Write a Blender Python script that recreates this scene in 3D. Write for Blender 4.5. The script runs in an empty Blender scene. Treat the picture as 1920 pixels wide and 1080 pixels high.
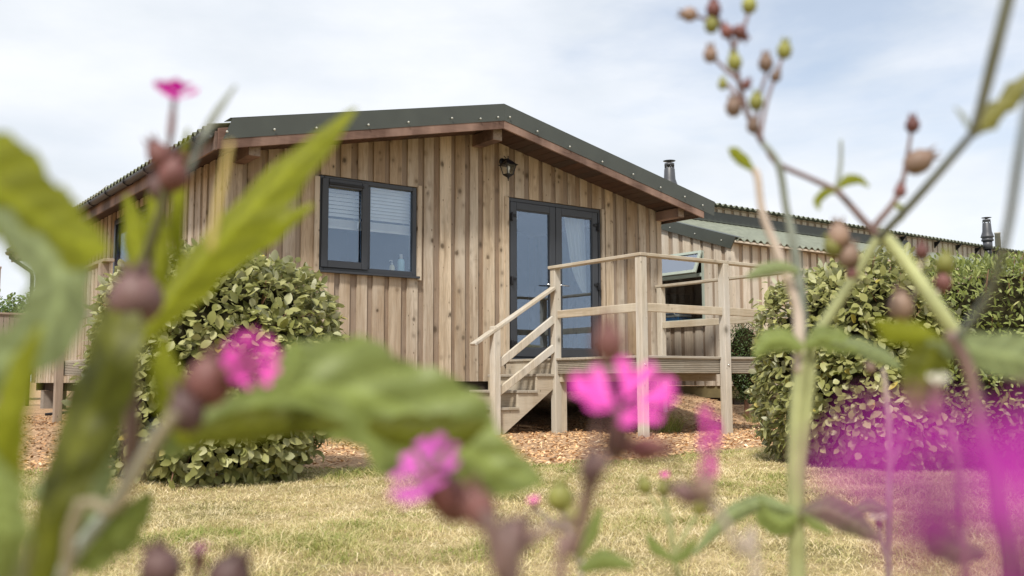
import bpy, math, random
import numpy as np
from mathutils import Vector, Matrix

random.seed(7); rng = np.random.default_rng(11)
sc = bpy.context.scene; col = sc.collection
PI = math.pi

# ------------------------------------------------------------------ camera
F = 1797.63
CM = np.array([[0.8011789873, -0.5984073686, -0.0045663485],
               [0.0532436135, 0.0788815264, -0.9954611105],
               [0.5960514641, 0.7972993955, 0.0950595920]])      # rows: right, down, forward
cd = bpy.data.cameras.new('camera'); cam = bpy.data.objects.new('camera', cd); col.objects.link(cam)
cd.sensor_width = 36; cd.lens = F / 1920 * 36; cd.clip_start = 0.02; cd.clip_end = 3000
r_, d_, f_ = CM
cam.matrix_world = Matrix(((r_[0], -d_[0], -f_[0], 0), (r_[1], -d_[1], -f_[1], 0), (r_[2], -d_[2], -f_[2], 0), (0, 0, 0, 1)))
sc.camera = cam
cd.dof.use_dof = True; cd.dof.focus_distance = 11.0; cd.dof.aperture_fstop = 5.9

# ------------------------------------------------------------------ world and sun
SUN_EL, SUN_AZ = math.radians(52), math.radians(-128)      # azimuth from +Y towards +X
w = bpy.data.worlds.new("World"); sc.world = w; w.use_nodes = True
nt = w.node_tree; nt.nodes.clear()
def N(nt, t, **k):
    n = nt.nodes.new(t)
    for a, b in k.items():
        if a.startswith('i_'): n.inputs[int(a[2:])].default_value = b
        else: setattr(n, a, b)
    return n
def L(nt, a, b): nt.links.new(a, b)
def ramp(nt, fac, stops, interp='LINEAR'):
    n = nt.nodes.new('ShaderNodeValToRGB'); n.color_ramp.interpolation = interp
    e = n.color_ramp.elements
    while len(e) < len(stops): e.new(0.5)
    for i, (p, c) in enumerate(stops):
        e[i].position = p; e[i].color = (c[0], c[1], c[2], 1) if len(c) == 3 else c
    if fac is not None: nt.links.new(fac, n.inputs[0])
    return n
def mixc(nt, fac, a, b, mode='MIX'):
    n = nt.nodes.new('ShaderNodeMix'); n.data_type = 'RGBA'; n.blend_type = mode
    for v, s in ((fac, n.inputs[0]), (a, n.inputs[6]), (b, n.inputs[7])):
        if isinstance(v, (int, float)): s.default_value = v
        elif isinstance(v, tuple): s.default_value = (*v, 1) if len(v) == 3 else v
        else: nt.links.new(v, s)
    return n.outputs[2]
sky = N(nt, 'ShaderNodeTexSky', sky_type='NISHITA', sun_disc=False, sun_elevation=SUN_EL, sun_rotation=SUN_AZ)
sky.air_density = 1.0; sky.dust_density = 1.2
bg = N(nt, 'ShaderNodeBackground'); bg.inputs[1].default_value = 0.115
tc = N(nt, 'ShaderNodeTexCoord')
mp = N(nt, 'ShaderNodeMapping'); mp.inputs['Rotation'].default_value = (0.0, 0.2, 0.4); mp.inputs['Scale'].default_value = (1.3, 1.3, 3.4)
L(nt, tc.outputs['Generated'], mp.inputs[0])
n1 = N(nt, 'ShaderNodeTexNoise'); n1.inputs['Scale'].default_value = 1.5; n1.inputs['Detail'].default_value = 7; n1.inputs['Roughness'].default_value = .52; n1.inputs['Distortion'].default_value = .35
L(nt, mp.outputs[0], n1.inputs[0])
cov = ramp(nt, n1.outputs[0], [(0.33, (.50,)*3), (0.46, (.88,)*3), (0.60, (1,)*3)])
n2 = N(nt, 'ShaderNodeTexNoise'); n2.inputs['Scale'].default_value = 3.2; n2.inputs['Detail'].default_value = 6
L(nt, mp.outputs[0], n2.inputs[0])
cc = ramp(nt, n2.outputs[0], [(0.3, (5.35, 5.75, 6.2)), (0.62, (6.85, 7.0, 7.25))])
for e, c in zip(cc.color_ramp.elements, ((4.75, 5.1, 5.5), (5.95, 6.12, 6.4))): e.color = (*c, 1)
L(nt, mixc(nt, cov.outputs[0], sky.outputs[0], cc.outputs[0]), bg.inputs[0])
ow = N(nt, 'ShaderNodeOutputWorld'); L(nt, bg.outputs[0], ow.inputs[0])

sd = bpy.data.lights.new('sun', 'SUN'); sd.energy = 3.3; sd.angle = math.radians(7); sd.color = (1, .94, .85)
so = bpy.data.objects.new('sun', sd); col.objects.link(so)
sv = Vector((math.sin(SUN_AZ) * math.cos(SUN_EL), math.cos(SUN_AZ) * math.cos(SUN_EL), math.sin(SUN_EL)))
so.rotation_euler = sv.to_track_quat('Z', 'Y').to_euler(); so.location = sv * 40

sc.view_settings.view_transform = 'Standard'; sc.view_settings.look = 'None'
sc.view_settings.exposure = 0.54; sc.view_settings.gamma = 1; sc.view_settings.use_curve_mapping = False
sc.cycles.use_denoising = True
sc.cycles.max_bounces = 8; sc.cycles.transparent_max_bounces = 12; sc.cycles.sample_clamp_indirect = 6

# ------------------------------------------------------------------ helpers
def ray(x, y): return CM.T @ np.array([(x - 960) / F, (y - 540) / F, 1.0])
def at(x, y, d): return Vector(ray(x, y) * d)              # a point d metres in front of the lens
def onY(x, y, Y): r = ray(x, y); return Vector(r * Y / r[1])

class MB:
    def __init__(s): s.v = []; s.f = []; s.r = []; s.sm = []
    def add(s, vs, fs, r=0.5, smooth=False):
        b = len(s.v); s.v += [tuple(v) for v in vs]
        for f in fs: s.f.append(tuple(i + b for i in f)); s.r.append(r); s.sm.append(smooth)
    def box(s, x0, x1, y0, y1, z0, z1, r=None):
        r = random.random() if r is None else r
        s.add([(x0,y0,z0),(x1,y0,z0),(x1,y1,z0),(x0,y1,z0),(x0,y0,z1),(x1,y0,z1),(x1,y1,z1),(x0,y1,z1)],
              [(0,3,2,1),(4,5,6,7),(0,1,5,4),(1,2,6,5),(2,3,7,6),(3,0,4,7)], r)
    def extr(s, poly, vec, r=None):
        """closed planar polygon of 3-D points extruded along vec"""
        r = random.random() if r is None else r
        n = len(poly); vec = Vector(vec); P = [Vector(p) for p in poly]
        nrm = Vector((0, 0, 0))
        for i in range(n): nrm += P[i].cross(P[(i + 1) % n])
        if nrm.dot(vec) > 0: P.reverse()
        fs = [tuple(range(n)), tuple(range(2 * n - 1, n - 1, -1))]
        for i in range(n): j = (i + 1) % n; fs.append((i, i + n, j + n, j))
        s.add(P + [p + vec for p in P], fs, r)
    def bar(s, a, b, wd, ht, up=(0, 0, 1), r=None):
        a, b = Vector(a), Vector(b); t = (b - a).normalized(); up = Vector(up)
        sd = t.cross(up).normalized(); u = sd.cross(t).normalized()
        q = [a + sd * x * wd / 2 + u * y * ht / 2 for x, y in ((-1, -1), (1, -1), (1, 1), (-1, 1))]
        s.extr(q, b - a, r)
    def tube(s, pts, rad, n=8, r=0.5, cap=True, smooth=True):
        pts = [Vector(p) for p in pts]; m = len(pts)
        if not hasattr(rad, '__len__'): rad = [rad] * m
        vs = []; fs = []; ref = Vector((0.3, 0.2, 1)).normalized(); u = None
        for i, p in enumerate(pts):
            t = (pts[min(i + 1, m - 1)] - pts[max(i - 1, 0)]).normalized()
            if u is None:
                u = t.cross(ref if abs(t.dot(ref)) < .95 else Vector((1, 0, 0))).normalized()
            u = (u - t * u.dot(t)).normalized(); v = t.cross(u)
            for k in range(n):
                a = 2 * PI * k / n; vs.append(p + (u * math.cos(a) + v * math.sin(a)) * rad[i])
        for i in range(m - 1):
            for k in range(n):
                k2 = (k + 1) % n; fs.append((i*n+k, i*n+k2, (i+1)*n+k2, (i+1)*n+k))
        if cap: fs += [tuple(range(n - 1, -1, -1)), tuple(range((m - 1) * n, m * n))]
        s.add(vs, fs, r, smooth)
    def lathe(s, c, prof, n=20, axis=(0, 0, 1), r=0.5, smooth=True, ribs=0, ra=0):
        c = Vector(c); ax = Vector(axis).normalized()
        u = ax.cross(Vector((0, 1, 0)) if abs(ax.y) < .9 else Vector((1, 0, 0))).normalized(); v = ax.cross(u)
        vs = []; fs = []
        for (rr, z) in prof:
            for k in range(n):
                a = 2 * PI * k / n; q = rr * (1 + ra * math.cos(ribs * a))
                vs.append(c + ax * z + (u * math.cos(a) + v * math.sin(a)) * q)
        m = len(prof)
        for i in range(m - 1):
            for k in range(n):
                k2 = (k + 1) % n; fs.append((i*n+k, i*n+k2, (i+1)*n+k2, (i+1)*n+k))
        fs += [tuple(range(n - 1, -1, -1)), tuple(range((m - 1) * n, m * n))]
        s.add(vs, fs, r, smooth)
    def build(s, name, mat, parent=None, bevel=0):
        me = bpy.data.meshes.new(name); me.from_pydata(s.v, [], s.f); me.update()
        a = me.attributes.new('rnd', 'FLOAT', 'FACE'); a.data.foreach_set('value', s.r)
        me.polygons.foreach_set('use_smooth', s.sm)
        me.materials.append(mat)
        o = bpy.data.objects.new(name, me); col.objects.link(o)
        if parent is not None: o.parent = parent; o.matrix_parent_inverse = Matrix.Translation(-parent.location)
        if bevel:
            m = o.modifiers.new('bevel', 'BEVEL'); m.width = bevel; m.segments = 1; m.limit_method = 'ANGLE'
        return o
def npmesh(name, V, Fq, R, mat, parent=None, smooth=False):
    """numpy quads"""
    me = bpy.data.meshes.new(name); nv, nf = len(V), len(Fq); k = Fq.shape[1]
    me.vertices.add(nv); me.vertices.foreach_set('co', V.astype(np.float32).ravel())
    me.loops.add(nf * k); me.loops.foreach_set('vertex_index', Fq.astype(np.int32).ravel())
    me.polygons.add(nf); me.polygons.foreach_set('loop_start', np.arange(0, nf * k, k, dtype=np.int32))
    me.polygons.foreach_set('loop_total', np.full(nf, k, dtype=np.int32))
    me.polygons.foreach_set('use_smooth', np.full(nf, smooth))
    me.update(calc_edges=True)
    a = me.attributes.new('rnd', 'FLOAT', 'FACE'); a.data.foreach_set('value', R.astype(np.float32))
    me.materials.append(mat)
    o = bpy.data.objects.new(name, me); col.objects.link(o)
    if parent is not None: o.parent = parent; o.matrix_parent_inverse = Matrix.Translation(-parent.location)
    return o
def tag(o, label=None, cat=None, group=None, kind=None):
    if label: o['label'] = label
    if cat: o['category'] = cat
    if group: o['group'] = group
    if kind: o['kind'] = kind
    return o
def thing(name, label, cat, loc=(0, 0, 0), group=None):
    o = bpy.data.objects.new(name, None); col.objects.link(o); o.location = loc; o.empty_display_size = .1
    return tag(o, label, cat, group)

# ------------------------------------------------------------------ materials
def newmat(name):
    m = bpy.data.materials.new(name); m.use_nodes = True; nt = m.node_tree
    b = nt.nodes['Principled BSDF']; return m, nt, b
def attr(nt):
    a = nt.nodes.new('ShaderNodeAttribute'); a.attribute_name = 'rnd'; return a.outputs['Fac']
def objco(nt, scale=(1, 1, 1)):
    t = nt.nodes.new('ShaderNodeTexCoord'); m = nt.nodes.new('ShaderNodeMapping'); m.inputs['Scale'].default_value = scale
    nt.links.new(t.outputs['Object'], m.inputs[0]); return m.outputs[0]
def noise(nt, vec, scale, detail=4, rough=.5, dist=0):
    n = nt.nodes.new('ShaderNodeTexNoise'); n.inputs['Scale'].default_value = scale; n.inputs['Detail'].default_value = detail
    n.inputs['Roughness'].default_value = rough; n.inputs['Distortion'].default_value = dist
    nt.links.new(vec, n.inputs[0]); return n.outputs[0]
def bump(nt, b, h, s=.3, d=.01):
    n = nt.nodes.new('ShaderNodeBump'); n.inputs['Strength'].default_value = s; n.inputs['Distance'].default_value = d
    nt.links.new(h, n.inputs['Height']); nt.links.new(n.outputs[0], b.inputs['Normal'])
def vmath(nt, op, a, b):
    n = nt.nodes.new('ShaderNodeVectorMath'); n.operation = op
    for v, s in ((a, n.inputs[0]), (b, n.inputs[1])):
        if isinstance(v, tuple): s.default_value = v
        else: nt.links.new(v, s)
    return n.outputs[0]
def fmath(nt, op, a, b=0.0, c=None, clamp=False):
    n = nt.nodes.new('ShaderNodeMath'); n.operation = op; n.use_clamp = clamp
    for v, s in ((a, n.inputs[0]), (b, n.inputs[1]), (c, n.inputs[2])):
        if v is None: continue
        if isinstance(v, (int, float)): s.default_value = v
        else: nt.links.new(v, s)
    return n.outputs[0]

def wood(name, c0, c1, cdark, knots=True, grain=(26, 26, 1.1), kc=.62, rough=.75, weather=None, bumpy=.35, kscale=7.5, offs=True):
    m, nt, b = newmat(name)
    a = attr(nt); co = objco(nt)
    if offs:
        cx = nt.nodes.new('ShaderNodeCombineXYZ'); s = fmath(nt, 'MULTIPLY', a, 37.0)
        for i in range(3): nt.links.new(s, cx.inputs[i])
        co = vmath(nt, 'ADD', co, cx.outputs[0])
    warp = nt.nodes.new('ShaderNodeTexNoise'); warp.inputs['Scale'].default_value = 3.2; warp.inputs['Detail'].default_value = 2; nt.links.new(co, warp.inputs[0])
    wv = vmath(nt, 'MULTIPLY', vmath(nt, 'SUBTRACT', warp.outputs['Color'], (.5, .5, .5)), (.05, .05, .05))
    co2 = vmath(nt, 'ADD', co, wv)
    gs = vmath(nt, 'MULTIPLY', co2, grain)
    g = noise(nt, gs, 1.0, 6, .62)
    g2 = noise(nt, vmath(nt, 'MULTIPLY', co2, tuple(3.7 * q for q in grain)), 1.0, 3, .6)
    base = mixc(nt, a, c0, c1)
    age = fmath(nt, 'FRACT', fmath(nt, 'MULTIPLY', a, 7.31))
    grey = tuple(.33 * sum(q) * r for q, r in zip((c1,) * 3, (.80, .74, .66)))
    base = mixc(nt, fmath(nt, 'MULTIPLY', age, .62), base, grey)
    gr = ramp(nt, g, [(.32, (1, 1, 1)), (.5, (.35,) * 3), (.70, (0, 0, 0))])
    base = mixc(nt, fmath(nt, 'MULTIPLY', gr.outputs[0], .55), base, cdark)
    fr = ramp(nt, g2, [(.35, (.72,) * 3), (.6, (1.08,) * 3)])
    base = mixc(nt, .6, base, fr.outputs[0], 'MULTIPLY')
    if weather:      # weathered silver patches
        wn = noise(nt, vmath(nt, 'MULTIPLY', co, (2.5, 2.5, .8)), 1.0, 4)
        wr = ramp(nt, wn, [(.42, (0,) * 3), (.66, (1,) * 3)])
        base = mixc(nt, fmath(nt, 'MULTIPLY', wr.outputs[0], .65), base, weather)
    if knots:
        v = nt.nodes.new('ShaderNodeTexVoronoi'); v.inputs['Scale'].default_value = kscale
        nt.links.new(vmath(nt, 'MULTIPLY', vmath(nt, 'ADD', co, vmath(nt, 'MULTIPLY', wv, (.4, .4, .4))), (1, 1, .8)), v.inputs[0])
        sel = nt.nodes.new('ShaderNodeSeparateColor'); nt.links.new(v.outputs['Color'], sel.inputs[0])
        on = fmath(nt, 'LESS_THAN', sel.outputs[0], kc)
        jr = fmath(nt, 'MULTIPLY_ADD', sel.outputs[1], .9, .45)
        dd = fmath(nt, 'DIVIDE', v.outputs['Distance'], jr)
        core = ramp(nt, dd, [(.10, (1,) * 3), (.19, (.62,) * 3), (.24, (.28,) * 3), (.48, (0,) * 3)])
        clus = ramp(nt, noise(nt, co, 2.3, 2), [(.40, (.15,) * 3), (.60, (1,) * 3)])
        base = mixc(nt, fmath(nt, 'MULTIPLY', fmath(nt, 'MULTIPLY', core.outputs[0], on), fmath(nt, 'MULTIPLY', clus.outputs[0], .92)), base, tuple(.20 * q for q in c0))
        tan = ramp(nt, noise(nt, vmath(nt, 'MULTIPLY', co2, (7, 7, .55)), 1.0, 4, .65), [(.42, (0,) * 3), (.62, (1,) * 3)])
        base = mixc(nt, fmath(nt, 'MULTIPLY', tan.outputs[0], .45), base, tuple(.55 * q + .45 * r for q, r in zip(c0, cdark)))
        # nail heads and small marks
        v2 = nt.nodes.new('ShaderNodeTexVoronoi'); v2.inputs['Scale'].default_value = 16; nt.links.new(vmath(nt, 'MULTIPLY', co, (1, 1, .45)), v2.inputs[0])
        sp = ramp(nt, v2.outputs['Distance'], [(.07, (1,) * 3), (.12, (0,) * 3)])
        s2 = nt.nodes.new('ShaderNodeSeparateColor'); nt.links.new(v2.outputs['Color'], s2.inputs[0])
        base = mixc(nt, fmath(nt, 'MULTIPLY', fmath(nt, 'MULTIPLY', sp.outputs[0], fmath(nt, 'LESS_THAN', s2.outputs[0], .5)), .8), base, tuple(.25 * q for q in c0))
    nt.links.new(base, b.inputs['Base Color']); b.inputs['Roughness'].default_value = rough; b.inputs['Specular IOR Level'].default_value = .25
    bump(nt, b, g, bumpy, .004)
    return m
M_clad = wood('larch_cladding', (.33, .235, .145), (.70, .575, .42), (.15, .095, .05), weather=(.54, .48, .395), kscale=9.5)
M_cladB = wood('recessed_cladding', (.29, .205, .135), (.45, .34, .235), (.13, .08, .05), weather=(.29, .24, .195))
M_clad2 = wood('pale_cladding', (.50, .42, .32), (.74, .65, .52), (.30, .23, .16), kc=.22, weather=(.60, .56, .49))
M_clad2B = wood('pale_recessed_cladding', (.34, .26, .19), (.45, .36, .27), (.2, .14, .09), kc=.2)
M_deckv = wood('rail_post_timber', (.50, .44, .34), (.64, .58, .48), (.33, .27, .18), kc=.16, weather=(.54, .53, .50))
M_deckh = wood('deck_timber', (.46, .385, .27), (.56, .48, .37), (.24, .18, .11), kc=.14, grain=(1.6, 1.6, 26), weather=(.54, .50, .41))
M_barge = wood('stained_bargeboard', (.13, .072, .052), (.18, .105, .078), (.06, .032, .024), knots=False, grain=(1.3, 20, 30), bumpy=.5, weather=(.36, .24, .19))
M_soff = wood('stained_soffit', (.085, .045, .030), (.11, .06, .04), (.045, .022, .015), knots=False, grain=(20, 1.2, 20))
M_endg = wood('weathered_end_grain', (.30, .22, .16), (.38, .29, .21), (.12, .07, .05), knots=False, grain=(30, 30, 30))
M_fence = wood('fence_timber', (.33, .26, .20), (.42, .34, .27), (.18, .13, .09), kc=.1)

def plain(name, c, rough=.5, metal=0, vary=.12, ns=9, spec=.5, bmp=0):
    m, nt, b = newmat(name)
    n = noise(nt, objco(nt), ns, 5)
    k = ramp(nt, n, [(.3, tuple(q * (1 - vary) for q in c)), (.7, tuple(min(1, q * (1 + vary)) for q in c))])
    nt.links.new(k.outputs[0], b.inputs['Base Color']); b.inputs['Roughness'].default_value = rough
    b.inputs['Metallic'].default_value = metal; b.inputs['Specular IOR Level'].default_value = spec
    if bmp: bump(nt, b, n, bmp, .01)
    return m
M_flash = plain('green_grey_flashing', (.052, .059, .050), .42, 0, .12, 3)
M_sheet = plain('corrugated_sheet', (.17, .185, .14), .6, 0, .18, 7)
M_sheet1 = plain('mossy_corrugated_sheet', (.13, .14, .085), .7, 0, .35, 14)
M_upvc = plain('anthracite_plastic', (.030, .034, .042), .38, 0, .06)
M_black = plain('black_plastic', (.010, .010, .012), .42, 0, .05, spec=.35)
M_flue = plain('flue_grey', (.055, .058, .066), .45, 0, .1)
M_sage = plain('sage_frame_paint', (.33, .38, .33), .45, 0, .05)
M_white = plain('white_plastic', (.75, .75, .74), .35, 0, .03)
M_blind = plain('blind_slat', (.80, .80, .78), .5, 0, .03)
M_screw = plain('screw_cap', (.42, .43, .39), .4, 0, .05)
M_steel = plain('steel', (.55, .55, .55), .25, 1, .05)
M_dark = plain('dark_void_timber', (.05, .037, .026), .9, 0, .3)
M_block = plain('concrete_block', (.22, .19, .16), .9, 0, .2)
M_skirt = plain('mossy_skirt_board', (.15, .125, .06), .85, 0, .35, 5)
M_room = plain('room_lining', (.16, .17, .18), .8, 0, .04)
M_floor = plain('room_floor', (.22, .15, .09), .6)
M_cooler = plain('cooler_blue', (.02, .17, .45), .35, 0, .04)
M_cream = plain('cream_lotion', (.75, .68, .42), .35)
M_aqua = plain('pale_blue_bottle', (.42, .68, .74), .25)
M_grey = plain('grey_pipe', (.38, .37, .33), .5)

def glass(name, refl=.20, tint=(.80, .86, .97)):
    m, nt, b = newmat(name); nt.nodes.remove(b)
    gl = nt.nodes.new('ShaderNodeBsdfGlossy'); gl.inputs['Roughness'].default_value = .015; gl.inputs['Color'].default_value = (*tint, 1)
    tr = nt.nodes.new('ShaderNodeBsdfTransparent'); tr.inputs['Color'].default_value = (.95, .97, .97, 1)
    lw = nt.nodes.new('ShaderNodeLayerWeight'); lw.inputs[0].default_value = .25
    fac = fmath(nt, 'MULTIPLY_ADD', lw.outputs['Fresnel'], .7, refl, clamp=True)
    mx = nt.nodes.new('ShaderNodeMixShader'); nt.links.new(fac, mx.inputs[0]); nt.links.new(tr.outputs[0], mx.inputs[1]); nt.links.new(gl.outputs[0], mx.inputs[2])
    nt.links.new(mx.outputs[0], nt.nodes['Material Output'].inputs[0]); return m
M_glass = glass('window_glass', .13, (.66, .80, 1.0))
M_glass2 = glass('dark_window_glass', .03)
def fabric(name, c):
    m, nt, b = newmat(name); b.inputs['Base Color'].default_value = (*c, 1); b.inputs['Roughness'].default_value = .9
    t = nt.nodes.new('ShaderNodeBsdfTranslucent'); t.inputs[0].default_value = (*c, 1)
    mx = nt.nodes.new('ShaderNodeMixShader'); mx.inputs[0].default_value = .35
    nt.links.new(b.outputs[0], mx.inputs[1]); nt.links.new(t.outputs[0], mx.inputs[2]); nt.links.new(mx.outputs[0], nt.nodes['Material Output'].inputs[0]); return m
M_curt = fabric('sheer_curtain', (.80, .82, .80))

def leafmat(name, stops, under=None, trans=.25, rough=.45, spot=None, tcol=None, patch=6, vein=False):
    m, nt, b = newmat(name)
    a = attr(nt); r = ramp(nt, a, stops); c = r.outputs[0]
    n = noise(nt, objco(nt), patch, 4); k = ramp(nt, n, [(.3, (.78,) * 3), (.7, (1.18,) * 3)])
    c = mixc(nt, .8, c, k.outputs[0], 'MULTIPLY')
    if spot: 
        sn = noise(nt, objco(nt), spot[1], 3); sr = ramp(nt, sn, [(.58, (0,) * 3), (.72, (1,) * 3)])
        c = mixc(nt, fmath(nt, 'MULTIPLY', sr.outputs[0], .6), c, spot[0])
    if under:
        g = nt.nodes.new('ShaderNodeNewGeometry'); c = mixc(nt, g.outputs['Backfacing'], c, under)
    nt.links.new(c, b.inputs['Base Color']); b.inputs['Roughness'].default_value = rough; b.inputs['Specular IOR Level'].default_value = .35
    if trans:
        t = nt.nodes.new('ShaderNodeBsdfTranslucent')
        nt.links.new(mixc(nt, 1.0, c, tcol or (1.15, 1.25, .55), 'MULTIPLY'), t.inputs[0])
        mx = nt.nodes.new('ShaderNodeMixShader'); mx.inputs[0].default_value = trans
        nt.links.new(b.outputs[0], mx.inputs[1]); nt.links.new(t.outputs[0], mx.inputs[2]); nt.links.new(mx.outputs[0], nt.nodes['Material Output'].inputs[0])
    return m
M_elae = leafmat('silvery_shrub_leaf', [(0, (.10, .11, .032)), (.30, (.20, .205, .06)), (.65, (.33, .325, .13)), (.86, (.42, .42, .24)), (.95, (.42, .40, .10)), (1, (.42, .34, .07))], under=(.46, .46, .33), trans=.15, patch=2.5)
M_green = leafmat('fresh_shrub_leaf', [(0, (.08, .105, .022)), (.5, (.19, .22, .055)), (.85, (.33, .36, .12)), (1, (.46, .45, .20))], under=(.30, .34, .16), trans=.2)
M_darkl = leafmat('dark_shrub_leaf', [(0, (.025, .05, .012)), (1, (.07, .11, .025))], trans=.15)
M_treel = leafmat('tree_leaf', [(0, (.04, .08, .015)), (.6, (.09, .15, .03)), (1, (.22, .28, .10))], under=(.2, .25, .12), trans=.2)
M_twig = plain('red_brown_twig', (.20, .10, .06), .8)
M_bark = plain('bark', (.12, .085, .055), .9, 0, .3, 12)
M_core = plain('shrub_shade_core', (.022, .02, .01), 1, 0, .5, 30, 0)  # near-black: shade deep in the foliage put into the core's colour

# ------------------------------------------------------------------ ground
def sstep(a, b, x): t = np.clip((x - a) / (b - a), 0, 1); return t * t * (3 - 2 * t)
BX = np.array([-30, -6, .5, 1.24, 2.2, 3.1, 3.6, 4.35, 5.5, 7.0, 8.5, 10, 12, 40.])
BY = np.array([26, 11.5, 7.9, 7.43, 6.85, 6.4, 6.2, 5.45, 5.5, 5.8, 5.5, 4.6, 3.9, 0.])
def wob(x, y, s=1.0):
    return (np.sin(x * 2.1 * s + 1.3 * np.sin(y * 1.7 * s)) + np.sin(y * 2.7 * s + 1.1 * np.sin(x * 1.9 * s + 2)) + .6 * np.sin(x * 5.3 * s + y * 4.1 * s)) / 2.6
def gz(x, y):
    x = np.asarray(x, float); y = np.asarray(y, float)
    z = -.62 + .014 * wob(x, y) + .006 * wob(x, y, 3.3)
    z = z + .33 * sstep(9.0, 11.4, y) * sstep(8.6, 10.6, x + .25 * np.sin(y * 2)) + .12 * sstep(9.5, 13, y) * (1 - sstep(8, 9, x))
    z = z + .10 * sstep(8.9, 9.9, y) * sstep(7.4, 8.6, x)
    far = np.hypot(x, y)
    return z + .05 * sstep(30, 80, far) * wob(x, y, .02) * 8
def chipmask(x, y): return y - np.interp(x, BX, BY) + .16 * wob(x, y, 2.2)
cs = [np.arange(-2, 13.01, .07)]
g = 13.0; st = .1; lo = []; 
while g < 900: st *= 1.16; g += st; lo.append(g)
gxs = np.concatenate([-2 - (np.array(lo) - 13)[::-1], cs[0], np.array(lo)])
gys = np.concatenate([-.5 - (np.array(lo) - 13)[::-1], np.arange(-.5, 13.01, .07), np.array(lo)])
GX, GY = np.meshgrid(gxs, gys); GZ = gz(GX, GY)
hill = sstep(90, 420, -GY) * (16 + 9 * np.sin(GX * .012) + 5 * np.sin(GX * .031 + 1))
GZ = GZ + hill
nx, ny = len(gxs), len(gys)
idx = np.arange(nx * ny).reshape(ny, nx)
FQ = np.stack([idx[:-1, :-1], idx[:-1, 1:], idx[1:, 1:], idx[1:, :-1]], -1).reshape(-1, 4)
cmk = chipmask(GX, GY).ravel()[FQ].mean(1)
m, nt, b = newmat('ground')
a = attr(nt); co = objco(nt)
gn = noise(nt, co, 1.6, 5, .6); gn2 = noise(nt, co, 55, 4, .7); gn3 = noise(nt, vmath(nt, 'MULTIPLY', co, (1, 1, .2)), 9, 5, .65)
grass = ramp(nt, gn, [(.35, (.20, .17, .07)), (.5, (.36, .28, .14)), (.68, (.46, .36, .20))])
gfine = ramp(nt, gn2, [(.3, (.45,) * 3), (.65, (1.15,) * 3)])
gc = mixc(nt, .9, grass.outputs[0], gfine.outputs[0], 'MULTIPLY')
vz = nt.nodes.new('ShaderNodeTexVoronoi'); vz.inputs['Scale'].default_value = 38; nt.links.new(co, vz.inputs[0])
chip = ramp(nt, vz.outputs['Color'], [(0, (.19, .12, .07)), (.5, (.42, .27, .16)), (1, (.58, .41, .26))])
old = mixc(nt, .55, chip.outputs[0], (.13, .095, .06))
mk = ramp(nt, fmath(nt, 'ADD', a, fmath(nt, 'MULTIPLY', fmath(nt, 'SUBTRACT', gn3, .5), .5)), [(.46, (0,) * 3), (.54, (1,) * 3)])
L(nt, mixc(nt, mk.outputs[0], gc, chip.outputs[0]), b.inputs['Base Color']); b.inputs['Roughness'].default_value = .95; b.inputs['Specular IOR Level'].default_value = .1
bump(nt, b, gn2, .6, .02)
ground = npmesh('ground', np.stack([GX, GY, GZ], -1).reshape(-1, 3), FQ, np.clip(cmk * .8 + .5, 0, 1), m, smooth=True)
tag(ground, kind='structure', label='dry mown lawn and wood chip ground around the cabins')

def quads(P, T, S, Nn, Lh, Wh, bend=0.0):
    """flat leaf-like quads: P centre, T along, S side"""
    return np.stack([P - T * Lh - S * Wh, P - T * Lh + S * Wh, P + T * Lh + S * Wh + Nn * bend, P + T * Lh - S * Wh + Nn * bend], 1)
def nrm(v): return v / np.maximum(np.linalg.norm(v, axis=-1, keepdims=True), 1e-9)

# wood chips (loose flakes over the path and bank)
n = 62000
u = rng.random(n); 
cxs = rng.uniform(-2.5, 12, n); cys = rng.uniform(3.6, 15.5, n)
dist = .599 * cxs + .8 * cys
keep = (chipmask(cxs, cys) > -.10 * rng.random(n)) & ((cys < 10.2) | (cxs > 10.2) | (cxs < 3.6)) & (rng.random(n) < np.clip(8.5 / dist, .25, 1) ** 1.5 + .15)
cxs, cys = cxs[keep], cys[keep]; n = len(cxs)
P = np.stack([cxs, cys, gz(cxs, cys) + rng.uniform(.002, .022, n)], -1)
th = rng.uniform(0, 2 * PI, n); T = nrm(np.stack([np.cos(th), np.sin(th), rng.normal(0, .28, n)], -1))
S = nrm(np.cross(T, np.stack([rng.normal(0, .3, n), rng.normal(0, .3, n), np.ones(n)], -1))); Nn = np.cross(S, T)
Lh = rng.uniform(.008, .028, (n, 1)); Wh = rng.uniform(.004, .011, (n, 1))
V = quads(P, T, S, Nn, Lh, Wh, rng.uniform(-.006, .006, (n, 1)))
m, nt, b = newmat('wood_chip')
r = ramp(nt, attr(nt), [(0, (.17, .10, .05)), (.25, (.39, .205, .09)), (.6, (.62, .375, .18)), (.85, (.75, .52, .29)), (1, (.82, .68, .49))])
L(nt, r.outputs[0], b.inputs['Base Color']); b.inputs['Roughness'].default_value = .85
# chips under the deck and on the bank are older and browner
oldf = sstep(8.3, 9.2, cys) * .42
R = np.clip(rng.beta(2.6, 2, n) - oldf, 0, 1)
tag(npmesh('wood_chips', V.reshape(-1, 3), np.arange(n * 4).reshape(n, 4), R, m), kind='stuff', label='orange brown wood chips spread along the cabin path')

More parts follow.
